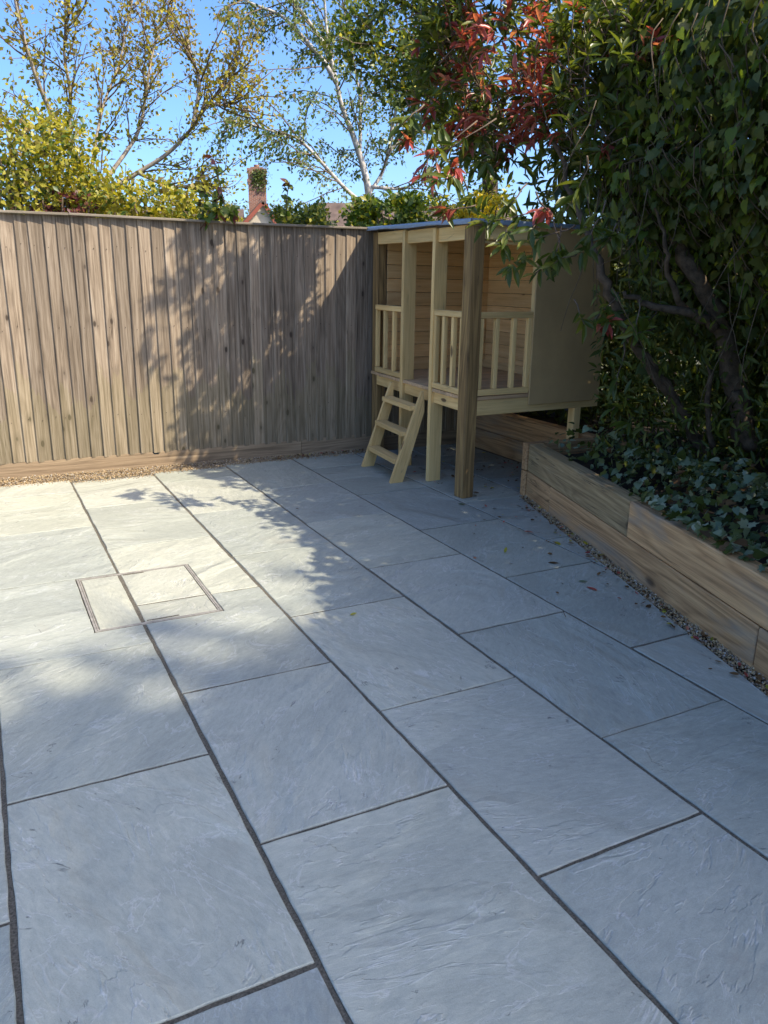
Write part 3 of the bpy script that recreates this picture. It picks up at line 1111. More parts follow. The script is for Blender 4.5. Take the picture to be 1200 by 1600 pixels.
def leaves(parent, P, D, Nn, S, tmpl, mats, mi, singles=0, name='foliage', fname='leaf', smooth=True):
    """the largest in the picture become single leaf parts, the rest one joined part"""
    P, D, Nn, S, mi = np.asarray(P), np.asarray(D), np.asarray(Nn), np.asarray(S), np.asarray(mi)
    pick = np.zeros(len(P), bool)
    if singles:
        px, py, dz = project(P)
        ok = (px > 0) & (px < 1200) & (py > 0) & (py < 1600) & (dz > .3)
        score = np.where(ok, S / np.maximum(dz, .3), 0)
        # nearest of a neighbourhood shows: keep the frontmost in each cell
        cell = {}
        for i in np.argsort(dz):
            if not ok[i]:
                continue
            key = (int(px[i] // 13), int(py[i] // 13))
            if key not in cell:
                cell[key] = i
        cand = np.array(list(cell.values()), int)
        if len(cand):
            cand = cand[np.argsort(-score[cand])][:singles]
            pick[cand] = True
    R = basis(D, Nn)
    for i in np.nonzero(pick)[0]:
        key = (id(tmpl), mats[mi[i]].name)
        if key not in _leafme:
            _leafme[key] = fast_mesh('leaf', tmpl[0], tmpl[1], mats[mi[i]], smooth)
        s = float(S[i])
        m = Matrix.Translation(Vector(P[i])) @ Matrix(R[i].tolist()).to_4x4() @ Matrix.Scale(s, 4)
        obj(fname, _leafme[key], m, parent)
    r = ~pick
    V, F = leaf_cloud(P[r], D[r], Nn[r], S[r], tmpl)
    loc = np.array(WM[parent.name].translation)
    me = fast_mesh(name, V - loc, F, mats, smooth, np.repeat(mi[r], len(tmpl[1])))
    return obj(name, me, Matrix.Translation(Vector(loc)), parent, kind='stuff')


def wander(a, d, L, n, wob, grav=0.0):
    """wavy polyline"""
    p = np.array(a, float)
    d = np.array(d, float)
    d /= np.linalg.norm(d)
    out = [p.copy()]
    for _ in range(n):
        d = d + rng.normal(0, wob, 3) + np.array([0, 0, grav])
        d /= np.linalg.norm(d)
        p = p + d * L / n
        out.append(p.copy())
    return np.array(out)


def resample(pts, step):
    pts = np.array(pts, float)
    out, dirs = [], []
    for a, b in zip(pts[:-1], pts[1:]):
        L = np.linalg.norm(b - a)
        n = max(1, int(round(L / step)))
        for k in range(n):
            out.append(a + (b - a) * k / n)
            dirs.append((b - a) / (L + 1e-9))
    return np.array(out), np.array(dirs)


def smooth_poly(pts, k=4):
    """Catmull-Rom through the given points"""
    pts = [np.array(p, float) for p in pts]
    P = [2 * pts[0] - pts[1]] + pts + [2 * pts[-1] - pts[-2]]
    out = []
    for i in range(1, len(P) - 2):
        for j in range(k):
            t = j / k
            out.append(.5 * ((2 * P[i]) + (P[i + 1] - P[i - 1]) * t + (2 * P[i - 1] - 5 * P[i] + 4 * P[i + 1] - P[i + 2]) * t ** 2 + (3 * P[i] - P[i - 1] - 3 * P[i + 1] + P[i + 2]) * t ** 3))
    out.append(pts[-1])
    return np.array(out)


def local_mesh(parent, name, mbx, mat, smooth=True, **props):
    loc = WM[parent.name].translation
    me = mesh_from(name, [Vector(v) - loc for v in mbx.v], mbx.f, mat, smooth)
    return obj(name, me, Matrix.Translation(loc), parent, **props)


# ------------------------------------------------------------------ photinia shrub over the playhouse
phot = thing('photinia_shrub', 'tall overhanging shrub with red young leaves leaning over the playhouse roof', 'shrub', at(1105, 715, 5.6))
stems = [
    ([(1105, 722, 5.6), (1062, 640, 5.45), (1010, 565, 5.25), (965, 490, 5.05), (938, 410, 5.05), (905, 330, 5.3), (860, 210, 5.6), (810, 80, 5.8)], .042, .010),
    ([(1165, 690, 5.5), (1148, 600, 5.4), (1122, 500, 5.25), (1080, 420, 5.1), (1030, 330, 5.3), (980, 200, 5.7), (920, 40, 5.9)], .075, .012),
    ([(1120, 512, 5.2), (1075, 487, 5.1), (1010, 478, 5.05), (975, 455, 5.0)], .035, .012),
    ([(1085, 680, 5.5), (1050, 612, 5.35), (1000, 545, 5.2), (970, 520, 5.0)], .028, .01),
    ([(1070, 485, 5.1), (1045, 430, 5.0), (1040, 380, 4.95), (1020, 300, 5.0)], .02, .008),
    ([(1172, 700, 5.35), (1160, 650, 5.3), (1148, 610, 5.25)], .045, .03),
    ([(1112, 700, 5.4), (1106, 640, 5.35), (1108, 570, 5.3)], .02, .015),
]
sm = MB()
for k, (pl, r0, r1) in enumerate(stems):
    p = smooth_poly([at(*q) for q in pl], 5)
    p += rng.normal(0, .008, p.shape)
    m_ = MB()
    m_.tube(p, np.linspace(r0, r1, len(p)), 8, .12)
    local_mesh(phot, 'stem', m_, M['bark'])

# crown: sprigs on the shells of several lobes
LOBES = [((3.31, 4.98, 3.00), (.47, .60, .80), 290), ((3.60, 4.10, 2.62), (.52, .60, .60), 280), ((3.28, 4.95, 3.95), (.62, .60, .60), 140), ((4.6, 3.8, 2.75), (.6, .7, .6), 200), ((4.5, 4.3, 3.1), (.5, .5, .5), 30),  # the dense inner lobe is added to shade the side panel and bed soil
         ((3.15, 5.2, 2.9), (.28, .4, .45), 60)]
sprigs = []
for (c, r, n) in LOBES:
    c, r = np.array(c), np.array(r)
    d = unit(n)
    rad = rng.uniform(.45, 1.08, n) ** .6
    for q, rr in zip(d, rad):
        sprigs.append((c + q * r * rr, q * .7 + np.array([-.2, -.15, .25]) + rng.normal(0, .35, 3), rr))
# drooping sprays in front of the roof edge and the panel, as seen
for (px, py, dd) in ((790, 330, 4.5), (815, 360, 4.45), (835, 375, 4.4), (800, 395, 4.5), (830, 420, 4.5), (760, 335, 4.6), (735, 325, 4.7), (860, 400, 4.5), (875, 420, 4.6), (905, 400, 4.6),
                     (640, 215, 4.6), (660, 235, 4.6), (690, 290, 4.6), (705, 310, 4.6), (675, 280, 4.5), (625, 205, 4.6), (650, 200, 4.7), (690, 240, 4.6), (715, 265, 4.6),
                     (930, 500, 4.8), (955, 505, 4.8), (980, 515, 4.8), (1000, 510, 4.9), (985, 600, 5.0), (965, 660, 5.1), (885, 330, 4.4), (850, 330, 4.4), (920, 350, 4.5), (945, 375, 4.6)):
    for _ in range(2):
        p = np.array(at(px, py, dd)) + rng.normal(0, .035, 3)
        sprigs.append((p, np.array([-.5, -.4, -.35]) + rng.normal(0, .3, 3), 1.1))
Pl, Dl, Nl, Sl, Ml = [], [], [], [], []
tw = MB()
for (p, d, rr) in sprigs:
    d = d / np.linalg.norm(d)
    back = wander(p, -d + np.array([0, 0, -.1]), rng.uniform(.15, .35), 4, .18)
    if rng.random() < .7:
        tw.tube(back[::-1], np.linspace(.005, .0025, len(back)), 4)
    px, py, dz = project(p[None])
    red_p = .06
    if px[0] < 860 and p[2] > 1.9:
        red_p = .16
    if 690 < px[0] < 860 and py[0] < 230:
        red_p = .8
    if px[0] < 720 and py[0] > 150:
        red_p = .34
    if rr < .7:
        red_p *= .25
    red = rng.random() < red_p
    n = rng.integers(6, 10)
    for k in range(n):
        a = k * 2.4 + rng.uniform(-.3, .3)
        t = d.copy()
        o = np.cross(t, [0, 0, 1.0]) + 1e-3
        o /= np.linalg.norm(o)
        w = np.cross(t, o)
        sp = rng.uniform(.5, 1.5) if not red else rng.uniform(.3, .95)
        dirv = t + (o * math.cos(a) + w * math.sin(a)) * sp + np.array([0, 0, -.3]) + rng.normal(0, .22, 3)
        jj = rng.uniform(0, 2.2)
        j0 = int(jj)
        Pl.append(back[j0] + (back[j0 + 1] - back[j0]) * (jj - j0))
        Dl.append(dirv)
        Nl.append(t * .8 + np.array([0, 0, .9]) + rng.normal(0, .25, 3))
        Sl.append(rng.uniform(.075, .135) if not red else rng.uniform(.075, .125))
        Ml.append(1 if (red and k < n - 1) else 0)
local_mesh(phot, 'twig', tw, M['twig'], True, kind='stuff')
leaves(phot, Pl, Dl, Nl, Sl, BLADE, [M['photinia'], M['photinia_red']], Ml, 300)

# ------------------------------------------------------------------ ivy curtain to the right
ivy = thing('ivy_mass', 'thick curtain of dark green ivy hanging over the raised bed', 'ivy', (4.3, 2.8, .3))


def face_off(z):
    return np.interp(z, [.3, .8, 1.2, 1.6, 2.0, 2.4, 2.7, 2.95, 3.4, 4.2], [1.35, 1.3, 1.0, .55, .22, .10, .20, .55, 1.3, 2.0])


Pl, Dl, Nl, Sl, Ml = [], [], [], [], []
st = MB()
into = np.array([BN.x, BN.y, 0])
alongv = np.array([BD.x, BD.y, 0])
for k in range(640):
    y0 = rng.uniform(.3, 4.35)
    dep = abs(rng.normal(0, .22)) + rng.uniform(0, .08)
    ztop = rng.uniform(1.5, np.interp(y0, [.3, 2, 3, 4.4], [2.55, 2.72, 2.95, 3.25]))
    L = rng.uniform(.4, 1.3)
    n = int(L / .06)
    side = rng.normal(0, .12)
    pts = []
    for j in range(n):
        z = ztop - L * j / n
        if z < .45:
            break
        y = y0 + side * j / n + .03 * math.sin(j * .7 + k)
        off = face_off(z - max(0, y - 2) * .22 if z > 2.2 else z) + dep + .05 * math.sin(y * 9 + z * 5) + .09 * math.sin(y * 3.1 + z * 2.3 + 1)
        pts.append(np.array([bed_x(y), y, z]) + into * off)
    if len(pts) < 3:
        continue
    if rng.random() < .45:
        st.tube(pts, [.0035] * len(pts), 4)
    bright = rng.random() < .35
    for q in pts:
        if rng.random() < .1:
            continue
        for _ in range(rng.integers(1, 3)):
            Pl.append(q + rng.normal(0, .03, 3))
            Dl.append(np.array([0, 0, -1.0]) + rng.normal(0, .42, 3) - into * .25)
            Nl.append(-into * 1.0 + np.array([0, 0, .45]) + rng.normal(0, .35, 3))
            Sl.append(rng.uniform(.038, .075))
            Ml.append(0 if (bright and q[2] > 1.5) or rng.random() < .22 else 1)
local_mesh(ivy, 'stem', st, M['ivystem'], True, kind='stuff')
# bulk behind the curtain
nb = 24000
y = rng.uniform(-.3, 5.2, nb)
z = rng.uniform(.3, 4.2, nb)
off = face_off(np.where(z > 2.2, z - np.maximum(0, y - 2) * .22, z)) + .16 + rng.exponential(.45, nb)
Pb = np.stack([3.0 + .313 * (y - 2.99), y, z], 1) + into[None] * off[:, None]
keep = ~((Pb[:, 0] < 4.35) & (Pb[:, 1] > 4.3) & (Pb[:, 2] < 1.95)) & (off < 2.6)
Pb = Pb[keep]
Db = np.array([0, 0, -.7]) + rng.normal(0, .6, Pb.shape)
Nb = -into + np.array([0, 0, .6]) + rng.normal(0, .5, Pb.shape)
nx = 2600  # extra leaf clump added behind the curtain to keep sun off the side panel
Px = np.array([4.8, 3.45, 2.45]) + rng.normal(0, 1, (nx, 3)) * np.array([.38, .34, .48])
Px = Px[Px[:, 2] > .9]
Pb = np.concatenate([Pb, Px])
Db = np.concatenate([Db, np.array([0, 0, -.7]) + rng.normal(0, .6, Px.shape)])
Nb = np.concatenate([Nb, -into + np.array([.3, -.3, .7]) + rng.normal(0, .5, Px.shape)])
Pl = np.concatenate([np.array(Pl), Pb])
Dl = np.concatenate([np.array(Dl), Db])
Nl = np.concatenate([np.array(Nl), Nb])
Sl = np.concatenate([np.array(Sl), rng.uniform(.06, .11, len(Pb))])
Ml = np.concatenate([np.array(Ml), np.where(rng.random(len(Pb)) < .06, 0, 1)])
HEART = leaf_heart()
hm = rng.random(len(Pl)) < .55
for sel, tm, ns in ((hm, HEART, 150), (~hm, IVY, 150)):
    leaves(ivy, Pl[sel], Dl[sel], Nl[sel], Sl[sel], tm, [M['ivy'], M['ivy_dark']], Ml[sel], ns)
# bare hanging runners
rn = MB()
for k in range(34):
    px, py, dd = rng.uniform(900, 1230), rng.uniform(100, 480), rng.uniform(4.6, 5.5)
    a = np.array(at(px, py, dd))
    w_ = wander(a, [rng.normal(0, .25), rng.normal(0, .25), -1], rng.uniform(.4, 1.0), 9, .12, -.03)
    rn.tube(w_, np.linspace(.0032, .0015, len(w_)), 4)
local_mesh(ivy, 'runner', rn, M['ivystem'], True, kind='stuff')

# added hedge behind, dense enough to block sun and sky from the right
hedge = thing('hedge', 'added dense hedge behind the ivy and the shrub stems, keeping light out', 'hedge', (5.6, 3.5, 0))
nb = 20500
Pb = np.stack([rng.normal(5.75, .45, nb), rng.uniform(-1.5, 6.3, nb), rng.uniform(.2, 4.5, nb)], 1)
Pb[3800:7300] = np.stack([rng.uniform(4.6, 6.3, 3500), rng.uniform(5.0, 6.1, 3500), rng.uniform(.25, 2.0, 3500)], 1)
Pb[:3800] = np.stack([rng.uniform(4.5, 6.2, 3800), rng.normal(6.0, .2, 3800), rng.uniform(.3, 3.9, 3800)], 1)
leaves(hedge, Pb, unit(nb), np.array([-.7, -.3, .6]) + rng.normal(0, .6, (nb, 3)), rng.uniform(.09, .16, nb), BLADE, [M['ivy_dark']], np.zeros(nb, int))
hs = MB()
for yy in np.arange(-1.2, 6.2, .45):
    w_ = wander((5.7, yy, 0), (rng.normal(0, .1), rng.normal(0, .1), 1), 3.2, 8, .08)
    hs.tube(w_, np.linspace(.04, .012, len(w_)), 6)
local_mesh(hedge, 'stem', hs, M['bark'])

# ground ivy in the bed
gi = thing('ground_ivy', 'low mat of variegated ivy spilling over the raised bed soil', 'ivy plant', (3.9, 3.2, .3))
n = 3700
y = rng.uniform(-.2, 4.4, n)
off = rng.uniform(.07, 1.2, n) ** 1.0
hump = .10 + .16 * np.exp(-((off - .45) / .35) ** 2) + .05 * np.sin(y * 5) + .04 * np.sin(off * 9 + y * 3)
z = .29 + np.maximum(.02, hump) * rng.uniform(.35, 1.05, n)
keep = rng.random(n) < np.where(y > 3.9, .35, np.where(off < .16, .45, 1))
Pg = np.stack([3.0 + .313 * (y - 2.99), y, z], 1) + into[None] * off[:, None]
Pg = Pg[keep]
# sprays hanging a little over the sleeper top
ex = 160
ye = np.concatenate([rng.normal(2.6, .25, ex // 2), rng.normal(1.9, .3, ex // 2)])
Pe = np.stack([3.0 + .313 * (ye - 2.99), ye, .40 + rng.uniform(0, .05, ex)], 1) + into[None] * rng.uniform(.03, .14, ex)[:, None]
Pg = np.concatenate([Pg, Pe])
Dg = -into * .6 + rng.normal(0, .7, Pg.shape) + np.array([0, 0, -.25])
Ng = np.array([0, 0, 1.0]) - into * .55 + rng.normal(0, .55, Pg.shape)
gs, gm2 = rng.uniform(.022, .066, len(Pg)), (rng.random(len(Pg)) < .4).astype(int)
hm = rng.random(len(Pg)) < .4
gm2[rng.random(len(Pg)) < .06] = 2
for sel, tm, ns in ((hm, HEART, 110), (~hm, IVY, 190)):
    leaves(gi, Pg[sel], Dg[sel], Ng[sel], gs[sel], tm, [M['ivy_var'], M['ivy_dark'], M['deadleaf']], gm2[sel], ns)
# low leafy sprays among the stems
ub = thing('undergrowth', 'dark leafy undergrowth between the shrub stems', 'undergrowth', (4.7, 3.6, .3))
n = 2600
Pu = []
for _ in range(n):
    px, py = rng.uniform(930, 1240), rng.uniform(430, 730)
    Pu.append(at(px, py, rng.uniform(5.6, 6.4) if rng.random() < .72 else rng.uniform(4.9, 5.5)))
Pu = np.array(Pu)
Pu = Pu[(Pu[:, 2] > .3) & ~((Pu[:, 0] < 4.4) & (Pu[:, 1] > 4.4))]
n = len(Pu)
leaves(ub, Pu, np.array([0, 0, -.4]) + rng.normal(0, .6, (n, 3)), -into + np.array([0, -.2, .6]) + rng.normal(0, .4, (n, 3)), rng.uniform(.05, .10, n), BLADE, [M['photinia'], M['ivy_dark']], (rng.random(n) < .6).astype(int), 150)


# ------------------------------------------------------------------ trees
def branch_tree(root, limbs, mat_bark, leaf_mats, leaf_mi, tmpl, leaf_size, levels, twig_mat=None, sides=7, leaves_per=3, tw_gap=1, droop=0.0, leaf_fn=None, jit=.05):
    """limbs: [(points, r0, r1)]; levels: [(spacing, length, radius, wobble, gravity, spread)]"""
    tips = []
    first = True
    for (pts, r0, r1) in limbs:
        p = smooth_poly(pts, 4)
        m_ = MB()
        m_.tube(p, np.linspace(r0, r1, len(p)), sides, .06)
        local_mesh(root, 'trunk' if first else 'limb', m_, mat_bark)
        first = False
    cur = [(smooth_poly(pts, 4), .18 if k else .35) for k, (pts, r0, r1) in enumerate(limbs)]
    br = MB()
    for (sp, L, r, wob, grav, spread) in levels:
        nxt = []
        for (pl, skip) in cur:
            P, D = resample(pl, sp)
            for i in range(int(len(P) * skip), len(P)):
                if rng.random() < .12:
                    continue
                o = rng.normal(size=3)
                d = D[i] + o / np.linalg.norm(o) * spread
                ll = L * rng.uniform(.45, 1.2) * (1 - .35 * i / max(1, len(P)))
                w_ = wander(P[i], d, ll, 5, wob, grav)
                br.tube(w_, np.linspace(r, r * .4, len(w_)), 3 if r < .01 else 4)
                nxt.append((w_, .15))
        cur = nxt
    local_mesh(root, 'twigs', br, twig_mat or mat_bark, True, kind='stuff')
    Pl, Dl = [], []
    for (pl, _) in cur:
        P, D = resample(pl, .06 * tw_gap)
        for q, d in zip(P, D):
            for _ in range(leaves_per):
                Pl.append(q + rng.normal(0, jit, 3))
                Dl.append(d * .6 + rng.normal(0, .7, 3) + np.array([0, 0, droop]))
    Pl, Dl = np.array(Pl), np.array(Dl)
    n = len(Pl)
    Nn = np.array([0, -.25, .7]) + rng.normal(0, .6, (n, 3))
    mi = leaf_mi(Pl) if callable(leaf_mi) else rng.choice(len(leaf_mats), n, p=leaf_mi)
    keep = np.ones(n, bool) if leaf_fn is None else leaf_fn(Pl)
    leaves(root, Pl[keep], Dl[keep], Nn[keep], rng.uniform(leaf_size[0], leaf_size[1], n)[keep], tmpl, leaf_mats, mi[keep], 0, 'leaves', smooth=False)


def px_limb(pts, dist, dj=.0):
    return [np.array(at(a, b, dist + (dj * k))) for k, (a, b) in enumerate(pts)]


# old apple tree, upper left
ap = thing('apple_tree', 'sparse spreading tree with pale limbs and small bronze leaves behind the left of the fence', 'tree', at(158, 420, 9.0).xy[:] + (0,))
base = np.array(ap.location)
AD = 9.0
limbs = [([base, np.array(at(160, 350, AD)), np.array(at(140, 290, AD)), np.array(at(105, 225, AD)), np.array(at(70, 155, AD - .2)), np.array(at(40, 70, AD - .4)), np.array(at(15, -40, AD - .5))], .05, .007),
         (px_limb([(150, 310), (215, 270), (262, 240), (300, 200), (328, 160), (360, 125), (375, 92)], AD, -.08), .026, .005),
         (px_limb([(150, 300), (195, 240), (218, 200), (228, 145), (236, 95), (250, 45), (270, 15)], AD, .08), .024, .005),
         (px_limb([(140, 290), (150, 220), (163, 160), (186, 100), (200, 35), (215, -40)], AD, .1), .02, .005),
         (px_limb([(105, 225), (110, 150), (100, 80), (108, 10), (112, -60)], AD, -.1), .02, .005),
         (px_limb([(130, 280), (60, 230), (10, 190), (-50, 120), (-90, 40)], AD, -.1), .02, .005),
         (px_limb([(300, 200), (312, 130), (300, 90), (290, 55)], AD - .3, 0), .02, .008),
         (px_limb([(330, 160), (350, 165), (372, 160)], AD - .5, 0), .014, .006),
         (px_limb([(215, 270), (262, 290), (300, 290), (325, 283)], AD - .2, 0), .02, .008)]


def apple_mi(P):
    px, py, dz = project(P)
    g = np.clip((py + 40) / 330, .2, .9)
    return (rng.random(len(P)) < g).astype(int)


branch_tree(ap, limbs, M['applebark'], [M['appleleaf'], M['goldleaf']], apple_mi, SMALL, (.03, .062),
            [(.20, .75, .010, .14, .05, .75), (.13, .33, .005, .18, .03, .8)], M['twig'], 7, 3, 1.0)


def shrub(name, label, cat, c, r, n, size, mats, p, tmpl=SMALL, clumps=30, stems=6, group=None, stem_mat=None, up=.5):
    c, r = np.array(c, float), np.array(r, float)
    root = thing(name, label, cat, (c[0], c[1], 0), group)
    sm_ = MB()
    for _ in range(stems):
        tgt = c + unit(1)[0] * r * .75
        a = np.array([c[0] + rng.normal(0, .12), c[1] + rng.normal(0, .12), 0])
        pts_ = smooth_poly([a, a * .4 + tgt * .6 + rng.normal(0, .1, 3), tgt], 4)
        sm_.tube(pts_, np.linspace(.03, .006, len(pts_)), 5)
    local_mesh(root, 'stem', sm_, stem_mat or M['bark'])
    cc = unit(clumps) * rng.uniform(.35, 1.0, (clumps, 1)) ** .5
    w = rng.integers(0, clumps, n)
    P = cc[w] + rng.normal(0, .17, (n, 3))
    out = P / (np.linalg.norm(P, axis=1)[:, None] + 1e-6)
    P = c + P * r
    keep = P[:, 2] > .05
    P, out = P[keep], out[keep]
    m_ = len(P)
    leaves(root, P, out * .5 + rng.normal(0, .7, (m_, 3)), out * .6 + np.array([0, 0, up]) + rng.normal(0, .45, (m_, 3)),
           rng.uniform(size[0], size[1], m_), tmpl, mats, rng.choice(len(mats), m_, p=p), 0, smooth=False)
    return root


def shrub_px(name, label, cat, px, py, dist, rpx, rpy, depth, n, size, mats, p, **kw):
    c = at(px, py, dist)
    k = dist / FPX * 1.0
    return shrub(name, label, cat, c, (rpx * k, depth, rpy * k), n, size, mats, p, **kw)


shrub_px('golden_shrub', 'big yellow green shrub rising above the left end of the fence', 'shrub', 30, 285, 8.2, 105, 95, .6, 5200, (.04, .075), [M['goldleaf'], M['greenleaf'], M['appleleaf']], [.55, .3, .15], clumps=55)
shrub_px('golden_shrub', 'low yellow green shrub along the fence top under the bare limbs', 'shrub', 215, 318, 8.0, 95, 45, .5, 3000, (.04, .075), [M['goldleaf'], M['greenleaf'], M['appleleaf']], [.6, .25, .15], clumps=45)
shrub_px('plum_bush', 'dark plum red bush peeping over the fence at the left', 'bush', 100, 325, 7.8, 55, 18, .4, 700, (.035, .06), [M['plumleaf']], [1], clumps=18)
shrub_px('dark_shrub', 'dark green shrub low behind the left end of the fence', 'shrub', 10, 320, 9.6, 80, 60, .6, 2600, (.05, .09), [M['greenleaf'], M['plumleaf']], [.8, .2], clumps=30)
shrub_px('hedge_bush', 'yellow flecked bush between the chimney and the birch trunk', 'bush', 474, 343, 10.0, 44, 22, .5, 2200, (.04, .075), [M['goldleaf'], M['greenleaf'], M['treeleaf']], [.35, .3, .35], clumps=30)
shrub_px('hedge_bush', 'glossy green bush at the foot of the birch trunk', 'bush', 603, 340, 8.4, 48, 32, .5, 2600, (.045, .085), [M['greenleaf'], M['ivy'], M['goldleaf']], [.6, .3, .1], clumps=30)
shrub_px('hedge_bush', 'loose green bush above the playhouse roof right of the birch', 'bush', 665, 345, 9.0, 40, 30, .5, 1500, (.04, .075), [M['greenleaf'], M['goldleaf']], [.7, .3], clumps=22)
shrub_px('yellow_shrub', 'bright yellow shrub showing above the playhouse roof', 'shrub', 755, 333, 8.6, 36, 24, .3, 1500, (.035, .06), [M['yellowleaf'], M['goldleaf']], [.8, .2], clumps=22)
shrub_px('hedge_bush', 'pale leafy bush behind the climber left of the chimney', 'bush', 312, 340, 9.4, 52, 20, .4, 1300, (.04, .07), [M['goldleaf'], M['treeleaf']], [.6, .4], clumps=20)

# silver birch
bi = thing('birch_tree', 'silver birch with a white forked trunk and fine fresh leaves behind the fence', 'tree', at(580, 420, 13.5).xy[:] + (0,))
BDs = 13.5
base = np.array(bi.location)
limbs = [([base, np.array(at(580, 350, BDs)), np.array(at(576, 300, BDs)), np.array(at(566, 255, BDs)), np.array(at(552, 212, BDs)), np.array(at(534, 165, BDs)), np.array(at(524, 120, BDs)), np.array(at(512, 60, BDs)), np.array(at(505, -30, BDs)), np.array(at(500, -120, BDs))], .072, .010),
         (px_limb([(562, 240), (563, 200), (562, 150), (548, 70), (535, 0), (528, -90)], BDs, .1), .03, .007),
         (px_limb([(578, 300), (598, 268), (610, 220), (622, 150), (640, 60), (650, -60)], BDs, .15), .034, .007),
         (px_limb([(572, 322), (545, 300), (515, 268), (485, 235), (462, 215), (425, 205), (385, 192), (350, 188)], BDs, -.12), .036, .007),
         (px_limb([(526, 130), (505, 95), (475, 60), (440, 25), (400, 8), (360, -10)], BDs, -.1), .04, .01),
         (px_limb([(520, 90), (480, 30), (440, -20), (400, -60)], BDs, -.1), .035, .01),
         (px_limb([(580, 292), (620, 295), (640, 290), (665, 270)], BDs, .1), .03, .01),
         (px_limb([(605, 240), (630, 215), (660, 190), (690, 170)], BDs, .1), .035, .01),
         (px_limb([(630, 110), (665, 60), (700, 30)], BDs, .1), .03, .01)]
branch_tree(bi, limbs, M['birchbark'], [M['birchleaf'], M['greenleaf']], [.75, .25], SMALL, (.045, .08),
            [(.30, 1.25, .012, .12, -.035, .85), (.24, .50, .005, .15, -.16, .8)], M['twig'], 7, 4, 1.2, -.5)

# darker tree overlapping the birch on the right
ot = thing('broadleaf_tree', 'dark olive green tree reaching over from behind the red shrub', 'tree', at(760, 420, 9.5).xy[:] + (0,))
base = np.array(ot.location)
OD = 9.5
limbs = [([base, np.array(at(765, 330, OD)), np.array(at(758, 200, OD)), np.array(at(740, 60, OD)), np.array(at(720, -80, OD))], .12, .03),
         (px_limb([(756, 180), (705, 130), (650, 90), (600, 70), (560, 65)], OD, -.05), .05, .01),
         (px_limb([(745, 90), (690, 40), (640, 10), (590, -20)], OD, -.05), .05, .01),
         (px_limb([(758, 220), (710, 180), (665, 150), (630, 135)], OD, -.1), .04, .01),
         (px_limb([(730, 0), (680, -60), (620, -100)], OD, .0), .04, .01),
         (px_limb([(758, 200), (800, 140), (860, 90)], OD, .1), .05, .01)]
branch_tree(ot, limbs, M['bark'], [M['treeleaf'], M['greenleaf'], M['goldleaf']], [.6, .25, .15], SMALL, (.045, .085),
            [(.22, .8, .010, .14, -.02, .8), (.15, .32, .004, .15, -.02, .8)], M['twig'], 6, 7, .9, -.1, jit=.08)

# ------------------------------------------------------------------ climber on the fence
cl = thing('climber', 'leafy climber with bronze shoot tips poking above the fence top', 'climbing plant', fp(1.85, -.12, 0))
Pl, Dl, Nl, Sl, Ml = [], [], [], [], []
cm_ = MB()
shoots = [([(352, 345), (350, 320), (344, 290), (338, 262), (330, 240)], 6.95), ([(330, 345), (335, 318), (325, 300), (312, 292)], 6.95), ([(350, 340), (338, 318), (345, 300)], 6.9), ([(448, 345), (447, 318), (450, 296), (452, 285)], 7.1), ([(310, 345), (318, 325), (310, 312)], 7.0),
          ([(335, 330), (328, 327), (322, 338), (322, 352)], 6.62), ([(345, 328), (342, 326), (340, 340)], 6.62), ([(362, 332), (364, 328), (368, 340)], 6.62)]
for (pl, dd) in shoots:
    p = smooth_poly([at(a, b, dd) for a, b in pl], 4)
    m_ = MB()
    m_.tube(p, np.linspace(.006, .003, len(p)), 5)
    local_mesh(cl, 'stem', m_, M['twig'])
    P, D = resample(p, .05)
    for i, (q, d) in enumerate(zip(P, D)):
        for _ in range(2):
            Pl.append(q)
            Dl.append(d * .3 + rng.normal(0, .7, 3) + np.array([0, 0, -.2]))
            Nl.append(np.array([.2, -.6, .6]) + rng.normal(0, .4, 3))
            Sl.append(rng.uniform(.055, .09))
            Ml.append(1 if i > len(P) * .75 and rng.random() < .7 else (2 if rng.random() < .35 else 0))
leaves(cl, Pl, Dl, Nl, Sl, leaf_blade(1, .62, .08, .15), [M['greenleaf'], M['plumleaf'], M['goldleaf']], Ml, 300)

# ------------------------------------------------------------------ houses beyond
def house_frame(px, dist):
    p = at(px, 400, dist)
    f_ = Vector((p.x, p.y, 0)).normalized()
    r_ = Vector((f_.y, -f_.x, 0))
    return Vector((p.x, p.y, 0)), r_, f_


def hz(py, dist, px=600):
    return at(px, py, dist).z


HD = 40.0
o, hr, hf = house_frame(404, HD)
cott = thing('cottage', 'cream gabled cottage with a tall brick chimney far beyond the fence', 'house', o)


def hp(a, b, z):
    return o + hr * a + hf * b + Vector((0, 0, z))


def hmesh(name, V, F, mat, parent, smooth=False):
    loc = WM[parent.name].translation
    return obj(name, mesh_from(name, [Vector(v) - loc for v in V], F, mat, smooth), Matrix.Translation(loc), parent)


zr = hz(315, HD, 412)
ze = hz(352, HD, 412) - .35
gx0, gx1 = -.85, 1.05
gm_ = (gx0 + gx1) / 2 + .18
# gable wall
hmesh('wall', [hp(gx0, 0, 0), hp(gx1, 0, 0), hp(gx1, 0, ze), hp(gm_, 0, zr - .12), hp(gx0, 0, ze), hp(gx0, 4, 0), hp(gx1, 4, 0), hp(gx1, 4, ze), hp(gm_, 4, zr - .12), hp(gx0, 4, ze)],
      [(0, 1, 2, 3, 4), (0, 4, 9, 5), (1, 6, 7, 2), (5, 9, 8, 7, 6)], M['cream'], cott)
hmesh('wall', [hp(-7, 2.2, 0), hp(-.9, 2.2, 0), hp(-.9, 2.2, 4.3), hp(-7, 2.2, 4.3), hp(-7, 7, 0), hp(-.9, 7, 0), hp(-.9, 7, 4.3), hp(-7, 7, 4.3)], [(0, 1, 2, 3), (4, 7, 6, 5), (0, 3, 7, 4), (1, 5, 6, 2)], M['cream'], cott)
